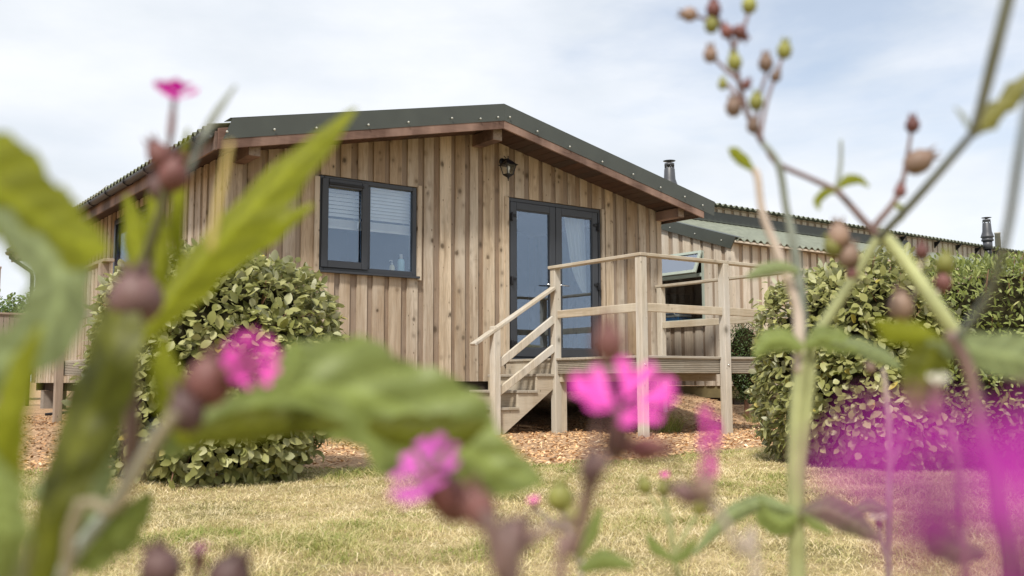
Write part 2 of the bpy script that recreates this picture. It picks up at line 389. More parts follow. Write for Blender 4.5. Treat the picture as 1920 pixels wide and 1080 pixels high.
# ------------------------------------------------------------------ lawn grass
def blades(n, xr, yr, fwdmax, name, label, colf, hl, mat, cond, lean=.8):
    x = rng.uniform(*xr, n); y = rng.uniform(*yr, n)
    f = .596 * x + .797 * y; rgt = .801 * x - .598 * y
    k = (f > 1.6) & (f < fwdmax) & (np.abs(rgt) < f * .60 + .3) & cond(x, y) & (rng.random(n) < np.clip((4.0 / f) ** 1.1, .15, 1))
    x, y, f = x[k], y[k], f[k]; n = len(x)
    h = hl(x, y, n)[:, None]
    th = rng.uniform(0, 2 * PI, n); ln = rng.uniform(.1, lean, n)[:, None] * h
    D = np.stack([np.cos(th), np.sin(th), np.zeros(n)], -1)
    ph = rng.uniform(0, 2 * PI, n); S = np.stack([np.cos(ph), np.sin(ph), np.zeros(n)], -1) * (rng.uniform(.0007, .0016, n) * np.clip(f / 3, 1, 2.2))[:, None]
    B = np.stack([x, y, gz(x, y) - .004], -1); up = np.array([0, 0, 1.0])
    Mi = B + up * h * .6 + D * ln * .45; T2 = B + up * h * rng.uniform(.55, 1, (n, 1)) + D * ln * 1.5
    V = np.stack([B - S, B + S, Mi + S * .8, Mi - S * .8, T2 + S * .15, T2 - S * .15], 1)
    b0 = np.arange(n)[:, None] * 6
    Fq = np.concatenate([b0 + np.array([0, 1, 2, 3]), b0 + np.array([3, 2, 4, 5])])
    R = colf(x, y, n); 
    return tag(npmesh(name, V.reshape(-1, 3), Fq, np.concatenate([R, R]), mat), kind='stuff', label=label)
M_grass = leafmat('lawn_blade', [(0, (.17, .23, .04)), (.3, (.34, .35, .11)), (.55, (.56, .48, .24)), (.8, (.72, .60, .36)), (1, (.82, .72, .49))], trans=.25, rough=.7, patch=1.1, tcol=(1, 1, .7))
def gcol(x, y, n):
    g = wob(x, y, .9) * .5 + wob(x + 3, y, 2.6) * .35
    edge = np.clip((chipmask(x, y) + .9) / .9, 0, 1)         # greener close to the chips
    return np.clip(.70 - .75 * np.clip(g + .35 * wob(x + 5, y, 4.3), 0, 1) ** 1.1 - .34 * edge + .19 * wob(x, y + 2, 7.5) + .10 * wob(x + 4, y, 14) + rng.normal(0, .17, n), 0, 1)
def gh(x, y, n): gg = np.clip(wob(x, y, .9) * .5 + wob(x + 3, y, 2.6) * .35 + .35 * wob(x + 5, y, 4.3), 0, 1); return (1 + 1.5 * gg) * rng.uniform(.007, .026, n) * (1 + 1.1 * np.clip(wob(x + 1, y, 1.7), 0, 1)) * (1 + .5 * np.clip(wob(x, y + 1, 6), 0, 1))
blades(760000, (-3, 9.5), (.3, 8.5), 8.2, 'lawn_grass', 'dry straw coloured mown lawn in front of the cabins', gcol, gh, M_grass, lambda x, y: chipmask(x, y) < .05, 1.9)
# raked hay: loose strands lying in small drifts
n = 52000; hx = rng.uniform(-2.5, 9, n); hy = rng.uniform(.5, 7.5, n); dr = np.clip(wob(hx, hy, 3.1) * .7 + wob(hx + 2, hy, 1.2) * .5, 0, 1)
k = (chipmask(hx, hy) < 0) & (rng.random(n) < .15 + .85 * dr); hx, hy, dr = hx[k], hy[k], dr[k]; n = len(hx)
P = np.stack([hx, hy, gz(hx, hy) + rng.uniform(.004, .012, n) + dr * rng.uniform(0, .06, n)], -1)
th = rng.uniform(0, 2 * PI, n); T = nrm(np.stack([np.cos(th), np.sin(th), rng.normal(0, .22, n)], -1)); S = nrm(np.cross(T, np.array([0, 0, 1.0]))); Nn = np.cross(S, T)
V = quads(P, T, S, Nn, rng.uniform(.010, .032, (n, 1)), rng.uniform(.0007, .0014, (n, 1)) * 1.4, rng.uniform(-.006, .012, (n, 1)))
tag(npmesh('raked_hay', V.reshape(-1, 3), np.arange(n * 4).reshape(n, 4), np.clip(.62 + .17 * rng.normal(0, 1, n) + .1 * wob(hx, hy, 4), 0, 1), M_grass), kind='stuff', label='thin drifts of pale raked hay lying on the mown lawn')
# a tuft of long green grass under the deck
def tuft(x, y, r, n, h, label):
    g = np.random.default_rng(int(x * 100)); a_ = g.uniform(0, 2 * PI, n); rr = r * np.sqrt(g.random(n)); bx, by = x + rr * np.cos(a_), y + rr * np.sin(a_)
    B = np.stack([bx, by, gz(bx, by) - .01], -1); D = np.stack([np.cos(a_), np.sin(a_), 0 * a_], -1) + g.normal(0, .5, (n, 3)) * np.array([1, 1, 0]); hh = (h * g.uniform(.4, 1, n))[:, None]
    ph = g.uniform(0, 2 * PI, n); S = np.stack([np.cos(ph), np.sin(ph), 0 * ph], -1) * .0028; up = np.array([0, 0, 1.0])
    rows = [B + up * hh * t + D * hh * .55 * t * t for t in (0, .45, .8, 1.0)]
    V = np.stack([q for i, r0 in enumerate(rows) for q in (r0 - S * (1 - i * .28), r0 + S * (1 - i * .28))], 1)
    Fq = np.concatenate([np.arange(n)[:, None] * 8 + np.array(t) for t in ([0, 1, 3, 2], [2, 3, 5, 4], [4, 5, 7, 6])])
    tag(npmesh('grass_tuft', V.reshape(-1, 3), Fq, np.tile(g.uniform(0, .38, n), 3), M_grass), label, 'grass tuft')
tuft(8.15, 8.05, .26, 420, .26, 'long green grass tuft growing between the front posts of the deck')
tuft(11.2, 8.9, .3, 260, .16, 'short green grass tuft beside the small dark shrub')
# ------------------------------------------------------------------ corrugated sheet helper
def corr(name, mat, parent, axis, u0, u1, a, bq, pitch=.152, amp=.027, th=.008, seg=8):
    """waves run along axis ('X' or 'Y') from u0 to u1; a and bq are the lower and upper lines (other coordinate, z)"""
    n = int((u1 - u0) / pitch * seg); us = np.linspace(u0, u1, n + 1)
    wv = amp * np.cos(2 * PI * us / pitch)
    wv = np.sign(wv) * np.abs(wv / amp) ** .8 * amp
    V = []; 
    for dz in (0, -th):
        for (o, z) in (a, bq):
            for u, q in zip(us, wv): V.append((u, o, z + q + dz) if axis == 'X' else (o, u, z + q + dz))
    m_ = n + 1; Fq = []
    for i in range(n):
        Fq += [(i, i+1, m_+i+1, m_+i), (2*m_+i+1, 2*m_+i, 3*m_+i, 3*m_+i+1), (i+1, i, 2*m_+i, 2*m_+i+1), (m_+i, m_+i+1, 3*m_+i+1, 3*m_+i)]
    for i in (0, n): Fq.append((i, m_+i, 3*m_+i, 2*m_+i))
    return npmesh(name, np.array(V), np.array(Fq), np.full(len(Fq), .5), mat, parent)

def clad(front, back, axis, plane, out, u0, u1, zb, ztop, openings=(), pitch=.2275, fw=.148, cuts=(), jit=.030):
    """vertical board-on-board cladding. out: +1/-1 side the boards face along the other axis"""
    def piece(mb, ua, ub, d0, d1, r):
        es = sorted({ua, ub, *[e for o in openings for e in o[:2] if ua < e < ub], *[c for c in cuts if ua < c < ub]})
        for a, b_ in zip(es[:-1], es[1:]):
            mid = (a + b_) / 2; iv = [(zb, None)]
            for (o0, o1, z0, z1) in openings:
                if o0 < mid < o1: iv = [(zb, z0), (z1, None)]
            for (q0, q1) in iv:
                if q0 is None: continue
                za, zc = (ztop(a), ztop(b_)) if q1 is None else (q1, q1)
                if za - q0 < .01: continue
                if axis == 'X': poly = [(a, plane - out * d0, q0), (b_, plane - out * d0, q0), (b_, plane - out * d0, zc), (a, plane - out * d0, za)]; vec = (0, -out * (d1 - d0), 0)
                else: poly = [(plane - out * d0, a, q0), (plane - out * d0, b_, q0), (plane - out * d0, b_, zc), (plane - out * d0, a, za)]; vec = (-out * (d1 - d0), 0, 0)
                mb.extr(poly, vec, r)
    u = u0; k = 0
    while u < u1 - .02:
        w_ = fw + random.uniform(-jit, jit)
        piece(front, u, min(u + w_, u1), random.uniform(0, .003), .020, random.random())
        gap = pitch - fw + random.uniform(-jit, jit) * .7
        u += w_ + gap
    u = u0 - .06
    while u < u1 - .01:
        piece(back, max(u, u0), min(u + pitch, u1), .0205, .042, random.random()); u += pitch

# ------------------------------------------------------------------ main cabin
YW, XL, XR, XA, YB = 9.83, 3.61, 10.05, 6.83, 20.0
SL = .214
zr = lambda x: 3.30 - SL * abs(x - XA)           # roof sheet line
cabin = thing('timber_cabin', 'brown board clad cabin with green edged gable roof and glazed double doors', 'cabin', (XA, YW, -.02))
win = (4.65, 5.93, 1.215, 2.32); door = (7.30, 8.91, .24, 2.36)
ztw = lambda x: 3.12 - SL * abs(x - XA)
f1, b1 = MB(), MB()
clad(f1, b1, 'X', YW, -1, XL, XR, -.02, ztw, (win, door), cuts=(XA,))
lwin = (12.35, 14.40, 1.22, 2.33)
fl, bl = MB(), MB()
clad(f1, b1, 'Y', XL - .0, -1, YW + .045, YB, -.02, lambda y: zr(XL) - .175, (lwin,))
clad(f1, b1, 'Y', XR, 1, YW + .045, YB, -.02, lambda y: ztw(XR) - .02, ())
clad(f1, b1, 'X', YB, 1, XL, XR, -.02, ztw, (), cuts=(XA,))
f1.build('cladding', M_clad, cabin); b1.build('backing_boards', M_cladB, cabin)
# trim boards either side of the front window and corner boards
class TB:
    def box(s, *a): q = MB(); q.box(*a); q.build('corner_trim', M_clad, cabin)
tb = TB()
tb.box(4.585, 4.645, YW - .012, YW + .015, 1.20, ztw(4.6) - .35, .9); tb.box(5.935, 5.985, YW - .012, YW + .015, 1.19, 2.34, .7)
tb.box(XL - .018, XL + .06, YW - .018, YW - .002, -.02, ztw(XL) - .02, .8); tb.box(XL - .018, XL - .002, YW - .0, YW + .07, -.02, ztw(XL) - .03, .95)
tb.box(XR - .07, XR + .018, YW - .018, YW - .002, -.02, ztw(XR) - .03, .6)
tb.box(7.235, 7.298, YW - .012, YW + .015, .24, 2.36, .85); tb.box(8.912, 8.96, YW - .012, YW + .015, .24, 2.36, .6)
# inside: floor, lining, partition
rm = MB(); zi = .26
rm.box(XL + .05, XR - .05, YW + .05, YB - .05, .14, .24, .5); rm.build('inner_floor', M_floor, cabin)
rm = MB(); rm.box(XL + .05, XR - .05, 12.9, 12.95, .25, 2.9); rm.box(6.55, 6.62, YW + .06, 12.9, .25, 2.9); rm.build('inner_partition', M_room, cabin)
# roof: soffit slab, corrugated sheets, flashings, bargeboards
YF, YR = 9.28, 20.55
XE0, XE1 = 3.28, 10.42
rf = MB()
for s_, xe in ((-1, XE0), (1, XE1)):
    p = [(xe, YF + .03, zr(xe) - .17), (XA, YF + .03, zr(XA) - .17), (XA, YF + .03, zr(XA) - .06), (xe, YF + .03, zr(xe) - .06)]
    rf.extr(p, (0, YR - YF - .06, 0), .5)
roofo = rf.build('roof_deck', M_soff, cabin)
# soffit boards under the front overhang, grooves between them
sf = MB(); 
for s_, xe in ((-1, XE0), (1, XE1)):
    q = 0.0; Ln = abs(xe - XA)
    while q < Ln - .02:
        q2 = min(q + .145, Ln); xa, xb = XA + s_ * q, XA + s_ * (q2 - .008)
        sf.extr([(xa, YF + .035, zr(xa) - .188), (xb, YF + .035, zr(xb) - .188), (xb, YF + .035, zr(xb) - .172), (xa, YF + .035, zr(xa) - .172)], (0, YW - YF - .038, 0)); q += .145
sf.build('soffit_boards', M_soff, cabin)
corr('roof_sheet', M_sheet1, cabin, 'Y', YF + .012, YR, (XE0 - .11, zr(XE0 - .11) + .012), (XA, zr(XA) + .0))
corr('roof_sheet', M_sheet1, cabin, 'Y', YF + .012, YR, (XE1 + .10, zr(XE1 + .1) + .0), (XA, zr(XA) + .0))
rc = MB()
rc.extr([(XA - .22, YF + .004, zr(XA - .22) + .032), (XA, YF + .004, zr(XA) + .04), (XA + .22, YF + .004, zr(XA + .22) + .032), (XA, YF + .004, zr(XA) + .052)], (0, YR - YF, 0)); rc.build('ridge_cap', M_flash, cabin)
for yy, dy in ((YF, -.02), (YR, .02)):
    bb = MB()
    for xe in (XE0, XE1 - .02):
        bb.extr([(xe, yy, zr(xe) - .235), (XA, yy, zr(XA) - .235), (XA, yy, zr(XA) - .02), (xe, yy, zr(xe) - .02)], (0, -dy * 1.4, 0), .3 if xe < XA else .6)
    bb.build('bargeboard', M_barge, cabin, .003)
    fb = MB()
    ft, fbm = .075, -.135
    xl, xr2 = 3.40, 10.61
    fb.extr([(3.33, yy, zr(3.33) + fbm), (XA, yy, zr(XA) + fbm), (XA, yy, zr(XA) + ft), (xl + .02, yy, zr(xl) + ft)], (0, dy * .25, 0))
    fb.extr([(XA, yy, zr(XA) + fbm), (xr2, yy, zr(xr2) + fbm + .0), (xr2 + .02, yy, zr(xr2) + ft), (XA, yy, zr(XA) + ft)], (0, dy * .3, 0))
    # the top leg of the angle flashing, lying on the sheets
    for xe in (xl, xr2):
        fb.extr([(xe, yy, zr(xe) + ft), (XA, yy, zr(XA) + ft), (XA, yy, zr(XA) + ft + .004), (xe, yy, zr(xe) + ft + .004)], (0, -dy * 9, 0))
    fb.build('verge_flashing', M_flash, cabin)
sc_ = MB()
for x in (3.36, 3.86, 4.33, 4.95, 5.46, 6.05, 6.46, 6.72, 6.90, 7.33, 7.86, 8.42, 8.98, 9.5, 9.98, 10.35):
    zz = zr(x) - .08 + random.uniform(-.02, .02)
    sc_.lathe((x, YF - .0245, zz), [(.002, .012), (.010, .009), (.013, .003), (.013, 0)][::-1], 10, (0, -1, 0))
sc_.build('screw_caps', M_screw, cabin)
# purlin ends
for x, wd, hh in ((6.80, .14, .17), (3.70, .13, .15), (10.03, .12, .15)):
    pm = MB(); zt = zr(x) - .19 - (.02 if x == 6.80 else .0)
    pm.box(x - wd/2, x + wd/2, YF + .10, YW, zt - hh + .02, zt, .5)
    pe = pm.build('purlin_end', M_barge, cabin, .003)
    pm = MB(); pm.box(x - wd/2 + .004, x + wd/2 - .004, YF + .097, YF + .0995, zt - hh + .024, zt - .004, .5); pm.build('end_grain', M_endg, pe)
# left eave: fascia, gutter
fa = MB(); fa.box(XE0 - .02, XE0 + .003, YF + .03, YR - .03, zr(XE0) - .235, zr(XE0) - .045, .4)
fa.build('fascia', M_barge, cabin); fa = MB(); fa.box(XE1 + .003, XE1 + .02, YF + .03, YR - .03, zr(XE1) - .20, zr(XE1) - .045, .4)
fa.build('fascia', M_barge, cabin)
gt = MB(); gx, gzv = XE0 - .085, zr(XE0) - .065
vs, fs = [], []; k = 9
for yy in (YF + .06, YR - .1):
    for rr in (.058, .052):
        for i in range(k): a_ = PI + PI * i / (k - 1); vs.append((gx + rr * math.cos(a_), yy, gzv + rr * math.sin(a_)))
for i in range(k - 1):
    fs += [(i, i+1, 2*k+i+1, 2*k+i), (k+i+1, k+i, 3*k+i, 3*k+i+1)]
fs += [(0, k, 3*k, 2*k), (k-1, 3*k-1, 4*k-1, 2*k-1)]; fs += [tuple(range(k)), tuple(range(2*k, 3*k))]
gt.add(vs, fs, .5, True); go = gt.build('gutter', M_black, cabin)
gb = MB()
for i in range(13):
    y = YF + .35 + i * .86; gb.tube([(gx - .062, y, gzv + .012), (gx - .055, y, gzv - .035), (gx, y, gzv - .064), (gx + .055, y, gzv - .035), (gx + .075, y, gzv + .02)], .008, 6)
gb.build('gutter_brackets', M_black, go)
dp = MB(); ye = YR - .35
dp.tube([(gx, ye, gzv - .05), (gx, ye, gzv - .12), (XL - .09, ye - .28, gzv - .40), (XL - .075, ye - .30, gzv - .52), (XL - .075, ye - .30, -.45)], .034, 10)
for z in (1.75, .8): dp.tube([(XL - .075, ye - .30, z), (XL - .075, ye - .30, z + .03)], .042, 10)
dp.build('downpipe', M_black, go)
tw = MB(); tw.tube([(XE0 - .16, 12.9, 2.52), (XE0 - .15, 13.6, 2.49), (XE0 - .16, 14.3, 2.49), (XE0 - .17, 15.5, 2.53)], .004, 5); tag(tw.build('aerial_cable', M_grey), 'thin grey cable strung below the left gutter of the brown cabin', 'cable')
# socket box on side wall
vb = MB(); vb.box(XL - .05, XL - .002, 11.55, 11.68, 1.88, 2.03); vb.build('socket_box', M_barge, cabin, .004)
# base: beams and piers
ub = MB()
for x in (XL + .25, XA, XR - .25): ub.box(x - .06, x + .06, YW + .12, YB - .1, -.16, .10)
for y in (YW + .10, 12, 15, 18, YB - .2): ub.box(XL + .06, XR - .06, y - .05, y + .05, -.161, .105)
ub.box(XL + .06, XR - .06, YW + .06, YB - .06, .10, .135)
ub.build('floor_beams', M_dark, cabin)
for x in (XL + .3, XA, XR - .3):
    for y in (YW + .5, 12.6, 14.6, 16.9, YB - .5):
        pb = MB(); pb.box(x - .2, x + .2, y - .12, y + .12, float(gz(x, y)) - .05, -.162); pb.build('pier', M_block, cabin, .006)

# ---- front window
def frame_ring(mb, x0, x1, z0, z1, y0, y1, w_, wt=None, wb=None, axis='X', r=.5):
    wt = w_ if wt is None else wt; wb = w_ if wb is None else wb
    bx = (lambda a, b_, c, d: mb.box(a, b_, y0, y1, c, d, r)) if axis == 'X' else (lambda a, b_, c, d: mb.box(y0, y1, a, b_, c, d, r))
    bx(x0, x0 + w_, z0, z1); bx(x1 - w_, x1, z0, z1); bx(x0 + w_, x1 - w_, z1 - wt, z1); bx(x0 + w_, x1 - w_, z0, z0 + wb)
wn = MB(); x0, x1, z0, z1 = 4.655, 5.925, 1.235, 2.315
frame_ring(wn, x0, x1, z0, z1, YW + .008, YW + .075, .055); wn.box(5.235, 5.30, YW + .008, YW + .075, z0 + .055, z1 - .055)
wf = wn.build('window_frame', M_upvc, cabin, .006)
ws = MB(); frame_ring(ws, x0 + .02, 5.262, z0 + .03, z1 - .028, YW - .014, YW + .006, .082, .10, .085); ws.build('opening_sash', M_upvc, wf, .007)
tv = MB(); tv.box(x0 + .10, 5.20, YW - .028, YW - .0145, z1 - .10, z1 - .07); tv.build('trickle_vent', M_black, wf, .004)
si = MB(); si.box(x0 - .012, x1 + .015, YW - .055, YW + .007, z0 - .03, z0 - .004); si.box(x0 - .004, x1 + .004, YW - .006, YW + .07, z0 - .0035, z0 - .0005); si.build('sill', M_upvc, wf, .004)
hd = MB(); hd.tube([(5.148, YW + .055, 1.73), (5.15, YW + .05, 1.75), (5.158, YW + .048, 1.80), (5.19, YW + .05, 1.86)], [.008, .009, .009, .011], 8); hd.build('handle', M_white, wf)
def pane(name, parent, x0, x1, z0, z1, y, mat=None, axis='X'):
    g = MB()
    g.box(x0, x1, y, y + .006, z0, z1) if axis == 'X' else g.box(y, y + .006, x0, x1, z0, z1)
    return g.build(name, mat or M_glass, parent)
pane('pane', wf, 4.755, 5.185, z0 + .11, z1 - .125, YW + .030); pane('pane', wf, 5.29, 5.872, z0 + .055, z1 - .055, YW + .036)
# venetian blinds
def blind(xa, xb, zt, zb, label, n):
    t = thing('venetian_blind', label, 'blind', ((xa + xb) / 2, YW + .14, zt))
    s = MB(); zz = zt - .02; step = (zt - zb - .16) / n
    for i in range(n):
        z = zt - .02 - step * (i + .5); s.extr([(xa, YW + .118, z - .024), (xa, YW + .142, z + .018), (xa, YW + .1435, z + .0165), (xa, YW + .1195, z - .0255)], (xb - xa, 0, 0))
    s.build('slats', M_blind, t)
    s = MB(); zz = zb + .13
    for i in range(7): s.box(xa, xb, YW + .115, YW + .145, zb + .022 + i * .013, zb + .030 + i * .013)
    s.build('stacked_slats', M_blind, t)
    s = MB(); s.box(xa, xb, YW + .115, YW + .147, zb, zb + .019); s.box(xa, xb, YW + .11, YW + .15, zt - .02, zt + .02); s.build('rails', M_blind, t)
    s = MB()
    for q in (.15, .85): s.tube([(xa + (xb - xa) * q, YW + .112, zt), (xa + (xb - xa) * q, YW + .112, zb)], .0012, 4)
    s.tube([(xb - .02, YW + .105, zt), (xb - .02, YW + .105, 1.33)], .002, 5); s.build('cords', M_white, t)
blind(4.71, 5.215, 2.27, 1.74, 'white half lowered slatted blind behind the left opening pane of the front window', 8)
blind(5.235, 5.90, 2.27, 1.745, 'white half lowered slatted blind behind the wider right pane of the front window', 9)
wsill = MB(); wsill.box(4.6, 5.98, YW + .08, YW + .26, 1.225, 1.27); wsill.build('inner_sill', M_white, cabin)
bt = thing('pump_bottle', 'small pump bottle of cream coloured soap on the sill of the front window', 'bottle', (5.67, YW + .15, 1.27))
q = MB(); q.lathe((5.67, YW + .15, 1.27), [(.030, 0), (.033, .02), (.033, .075), (.026, .095), (.012, .105)], 16); q.build('body', M_cream, bt)
q = MB(); q.lathe((5.67, YW + .15, 1.375), [(.013, 0), (.013, .02), (.004, .022), (.004, .05)], 10); q.tube([(5.675, YW + .15, 1.425), (5.64, YW + .15, 1.422), (5.632, YW + .15, 1.412)], .005, 6); q.build('pump', M_white, bt)
bt = thing('toiletry_bottle', 'tall pale blue bottle with white cap on the sill of the front window', 'bottle', (5.80, YW + .16, 1.27))
q = MB(); q.lathe((5.80, YW + .16, 1.27), [(.040, 0), (.044, .01), (.044, .15), (.036, .175), (.018, .185)], 18); q.build('body', M_aqua, bt)
q = MB(); q.lathe((5.80, YW + .16, 1.455), [(.021, 0), (.021, .05), (.019, .055)], 14); q.build('cap', M_white, bt)

# ---- double door
df = MB(); x0, x1, z0, z1 = 7.305, 8.905, .245, 2.355
frame_ring(df, x0, x1, z0, z1, YW + .020, YW + .095, .035, .05, .04)
dfo = df.build('door_frame', M_upvc, cabin, .005)
si = MB(); si.box(x0 - .01, x1 + .01, YW - .05, YW + .019, .246, .275); si.build('threshold', M_upvc, dfo, .004)
for (a_, b_) in ((7.335, 8.088), (8.096, 8.845)):
    dm = MB(); frame_ring(dm, a_, b_, z0 + .045, z1 - .05, YW + .006, YW + .06, .098, .10, .115)
    dl = dm.build('door_leaf', M_upvc, cabin, .007)
    pane('pane', dl, a_ + .097, b_ - .097, z0 + .155, z1 - .145, YW + .03)
    bd = MB(); frame_ring(bd, a_ + .098, b_ - .098, z0 + .16, z1 - .15, YW + .018, YW + .029, .012); bd.build('glazing_bead', M_upvc, dl)
    hx = 7.345 if a_ < 8 else 8.842
    for z in (2.10, 1.27, .45):
        hm = MB(); hm.box(hx - .022, hx + .022, YW - .014, YW + .006, z - .05, z + .05); hm.lathe((hx + (.0 if a_ < 8 else 0), YW - .018, z - .06), [(.013, 0), (.014, .01), (.014, .11), (.011, .12)], 10); hm.box(hx - (.075 if a_ > 8 else -.022), hx - (.022 if a_ > 8 else -.075), YW - .010, YW + .0055, z + .005, z + .04)
        hm.build('hinge', M_black, dl, .003)
    if a_ > 8:
        hm = MB(); hm.box(8.105, 8.135, YW - .006, YW + .0055, 1.08, 1.31); hm.build('handle_plate', M_white, dl, .003)
        hm = MB(); hm.tube([(8.12, YW - .005, 1.245), (8.12, YW - .05, 1.245), (8.14, YW - .058, 1.245), (8.26, YW - .058, 1.243)], .0095, 8); hm.build('handle', M_steel, dl)
    else:
        hm = MB(); hm.tube([(8.04, YW - .005, 1.245), (8.04, YW - .05, 1.245), (8.02, YW - .058, 1.245), (7.89, YW - .058, 1.243)], .0095, 8); hm.build('handle', M_steel, dl)
# curtains behind the doors
def curtain(label, pts_l, pts_r, y, n=26):
    """pts: list of (x, z) left and right edges from top to bottom"""
    V = []; m_ = len(pts_l)
    for (xa, za), (xb, zb) in zip(pts_l, pts_r):
        for i in range(n + 1):
            t = i / n; V.append((xa + (xb - xa) * t, y + .022 * math.sin(t * n * 1.25 + .3 * za) * min(1, abs(xb - xa) / .2) + .012 * math.sin(t * 9), za + (zb - za) * t))
    V = np.array(V); idx = np.arange(m_ * (n + 1)).reshape(m_, n + 1)
    Fq = np.stack([idx[:-1, :-1], idx[1:, :-1], idx[1:, 1:], idx[:-1, 1:]], -1).reshape(-1, 4)
    return tag(npmesh('sheer_curtain', V, Fq, np.full(len(Fq), .5), M_curt, smooth=True), label, 'curtain')
zs = [2.3, 2.1, 1.9, 1.7, 1.5, 1.35, 1.2]
curtain('white sheer curtain gathered to the hinge side behind the right glazed door leaf', list(zip((8.40, 8.43, 8.47, 8.50, 8.55, 8.62, 8.72), zs)), [(8.80, z) for z in zs], YW + .20)
curtain('narrow white sheer curtain edge seen at the left side of the left glazed door leaf', [(7.34, z) for z in zs], list(zip((7.64, 7.60, 7.55, 7.50, 7.47, 7.44, 7.42), zs)), YW + .20)
wl = thing('clothes_airer', 'white slatted upright rack standing inside behind the left glazed door', 'rack', (7.52, YW + .35, .25))
q = MB()
for x in (7.47, 7.545): q.box(x - .012, x + .012, YW + .33, YW + .35, .251, 1.50)
q.build('upright', M_white, wl)
q = MB()
for z in (1.47, 1.15, .85, .55): q.box(7.459, 7.557, YW + .351, YW + .362, z, z + .02)
q.build('crossbars', M_white, wl)
# ---- side window with white inner curtain
wn = MB(); frame_ring(wn, lwin[0] + .005, lwin[1] - .005, lwin[2] + .01, lwin[3] - .005, XL + .006, XL + .07, .06, axis='Y'); wn.box(XL + .007, XL + .069, 13.30, 13.38, lwin[2] + .07, lwin[3] - .065)
wf = wn.build('side_window_frame', M_upvc, cabin, .005)
ws = MB(); frame_ring(ws, 13.36, lwin[1] - .02, lwin[2] + .03, lwin[3] - .02, XL - .014, XL + .005, .07, axis='Y'); ws.build('opening_sash', M_upvc, wf, .005)
pane('pane', wf, lwin[0] + .06, 13.30, lwin[2] + .07, lwin[3] - .065, XL + .03, axis='Y'); pane('pane', wf, 13.38, lwin[1] - .07, lwin[2] + .09, lwin[3] - .09, XL + .028, axis='Y')
q = MB(); q.box(XL + .11, XL + .125, lwin[0] + .02, lwin[1] - .02, 1.30, 2.30); tag(q.build('roller_blind', M_blind), 'plain white lowered blind behind the window in the left side wall of the brown cabin', 'blind')

# ---- wall lantern
LX, LY, LZ = 7.17, YW - .17, 2.64
la = thing('wall_lantern', 'black coach lantern with clear glass fixed to the boards above the glazed doors', 'lantern', (7.21, YW, 2.79))
q = MB(); q.lathe((7.20, YW - .001, 2.795), [(.052, 0), (.056, .008), (.05, .018), (.03, .026)], 20, (0, -1, 0))
q.tube([(7.20, YW - .02, 2.80), (7.195, YW - .07, 2.815), (7.18, YW - .13, 2.81), (LX, LY, 2.80), (LX, LY, 2.785)], [.018, .015, .012, .012, .012], 8)
q.lathe((LX, LY, 2.79), [(.006, 0), (.012, .015), (.004, .03), (.009, .042), (.002, .055)], 10)
q.tube([(7.20, YW - .05, 2.812), (7.195, YW - .075, 2.845), (7.19, YW - .05, 2.87)], .006, 6)
q.build('bracket', M_black, la)
def sq(c, h0, h1, z0, z1): return [(c[0] + sx * h0, c[1] + sy * h0, z0) for sx, sy in ((-1,-1),(1,-1),(1,1),(-1,1))] + [(c[0] + sx * h1, c[1] + sy * h1, z1) for sx, sy in ((-1,-1),(1,-1),(1,1),(-1,1))]
BF = [(0,3,2,1),(4,5,6,7),(0,1,5,4),(1,2,6,5),(2,3,7,6),(3,0,4,7)]
q = MB(); q.add(sq((LX, LY), .096, .080, 2.722, 2.735), BF); q.add(sq((LX, LY), .079, .028, 2.7351, 2.785), BF); q.add(sq((LX, LY), .024, .020, 2.7851, 2.795), BF); q.build('lantern_roof', M_black, la)
q = MB()
for sx in (-1, 1):
    for sy in (-1, 1): q.bar((LX + sx * .046, LY + sy * .046, 2.605), (LX + sx * .073, LY + sy * .073, 2.724), .011, .011)
q.add(sq((LX, LY), .05, .053, 2.597, 2.606), BF); q.add(sq((LX, LY), .018, .049, 2.570, 2.597), BF); q.lathe((LX, LY, 2.52), [(.002, 0), (.010, .008), (.006, .02), (.010, .03), (.018, .05)], 10); q.build('cage', M_black, la)
q = MB(); q.add(sq((LX, LY), .044, .070, 2.607, 2.720), BF[2:]); q.build('glass_panes', M_glass2, la)
q = MB(); q.lathe((LX, LY, 2.62), [(.016, 0), (.016, .04), (.024, .06), (.022, .085), (.006, .10)], 12); q.build('bulb', M_white, la)

# ------------------------------------------------------------------ deck with steps
XD0, XD1, YD0 = 7.205, 9.95, 7.35
dk = thing('raised_deck', 'raised weathered timber deck with post and rail balustrade and three steps below the glazed doors', 'deck', (8.5, 8.6, -.6))
db = MB(); y = YD0 - .012
while y < YW - .02:
    y2 = min(y + .142, YW - .002); db.box(XD0 - .02, XD1 + .01, y, y2, .222, .25)
    y += .147
M_board = wood('grey_deck_board', (.40, .35, .27), (.50, .45, .37), (.22, .18, .12), knots=False, grain=(1.4, 30, 30))
db.build('deck_boards', M_board, dk, .004)
def fascia(axis, c, a, b_, z0=.06, z1=.22, n=8):
    q = MB(); h = (z1 - z0) / n
    for i in range(n):
        za = z0 + i * h
        if axis == 'Y': q.box(a, b_, c, c + .022, za + h * .42, za + h - .0003, .5); q.box(a, b_, c + .014, c + .0215, za, za + h * .42 - .0003, .5)
        else: q.box(c, c + .022, a, b_, za + h * .42, za + h - .0003, .5); q.box(c + .014, c + .0215, a, b_, za, za + h * .42 - .0003, .5)
    return q
fascia('Y', YD0 + .012, XD0 + .02, XD1).build('fascia', M_board, dk)
fascia('X', XD0 + .004, YD0 + .034, 8.80).build('fascia', M_board, dk)
fascia('X', XD1 - .03, YD0 + .034, YW - .05).build('fascia', M_board, dk)
jo = MB()
for i in range(7):
    x = XD0 + .10 + i * (XD1 - XD0 - .25) / 6; jo.box(x - .022, x + .022, YD0 + .05, YW - .06, .07, .221)
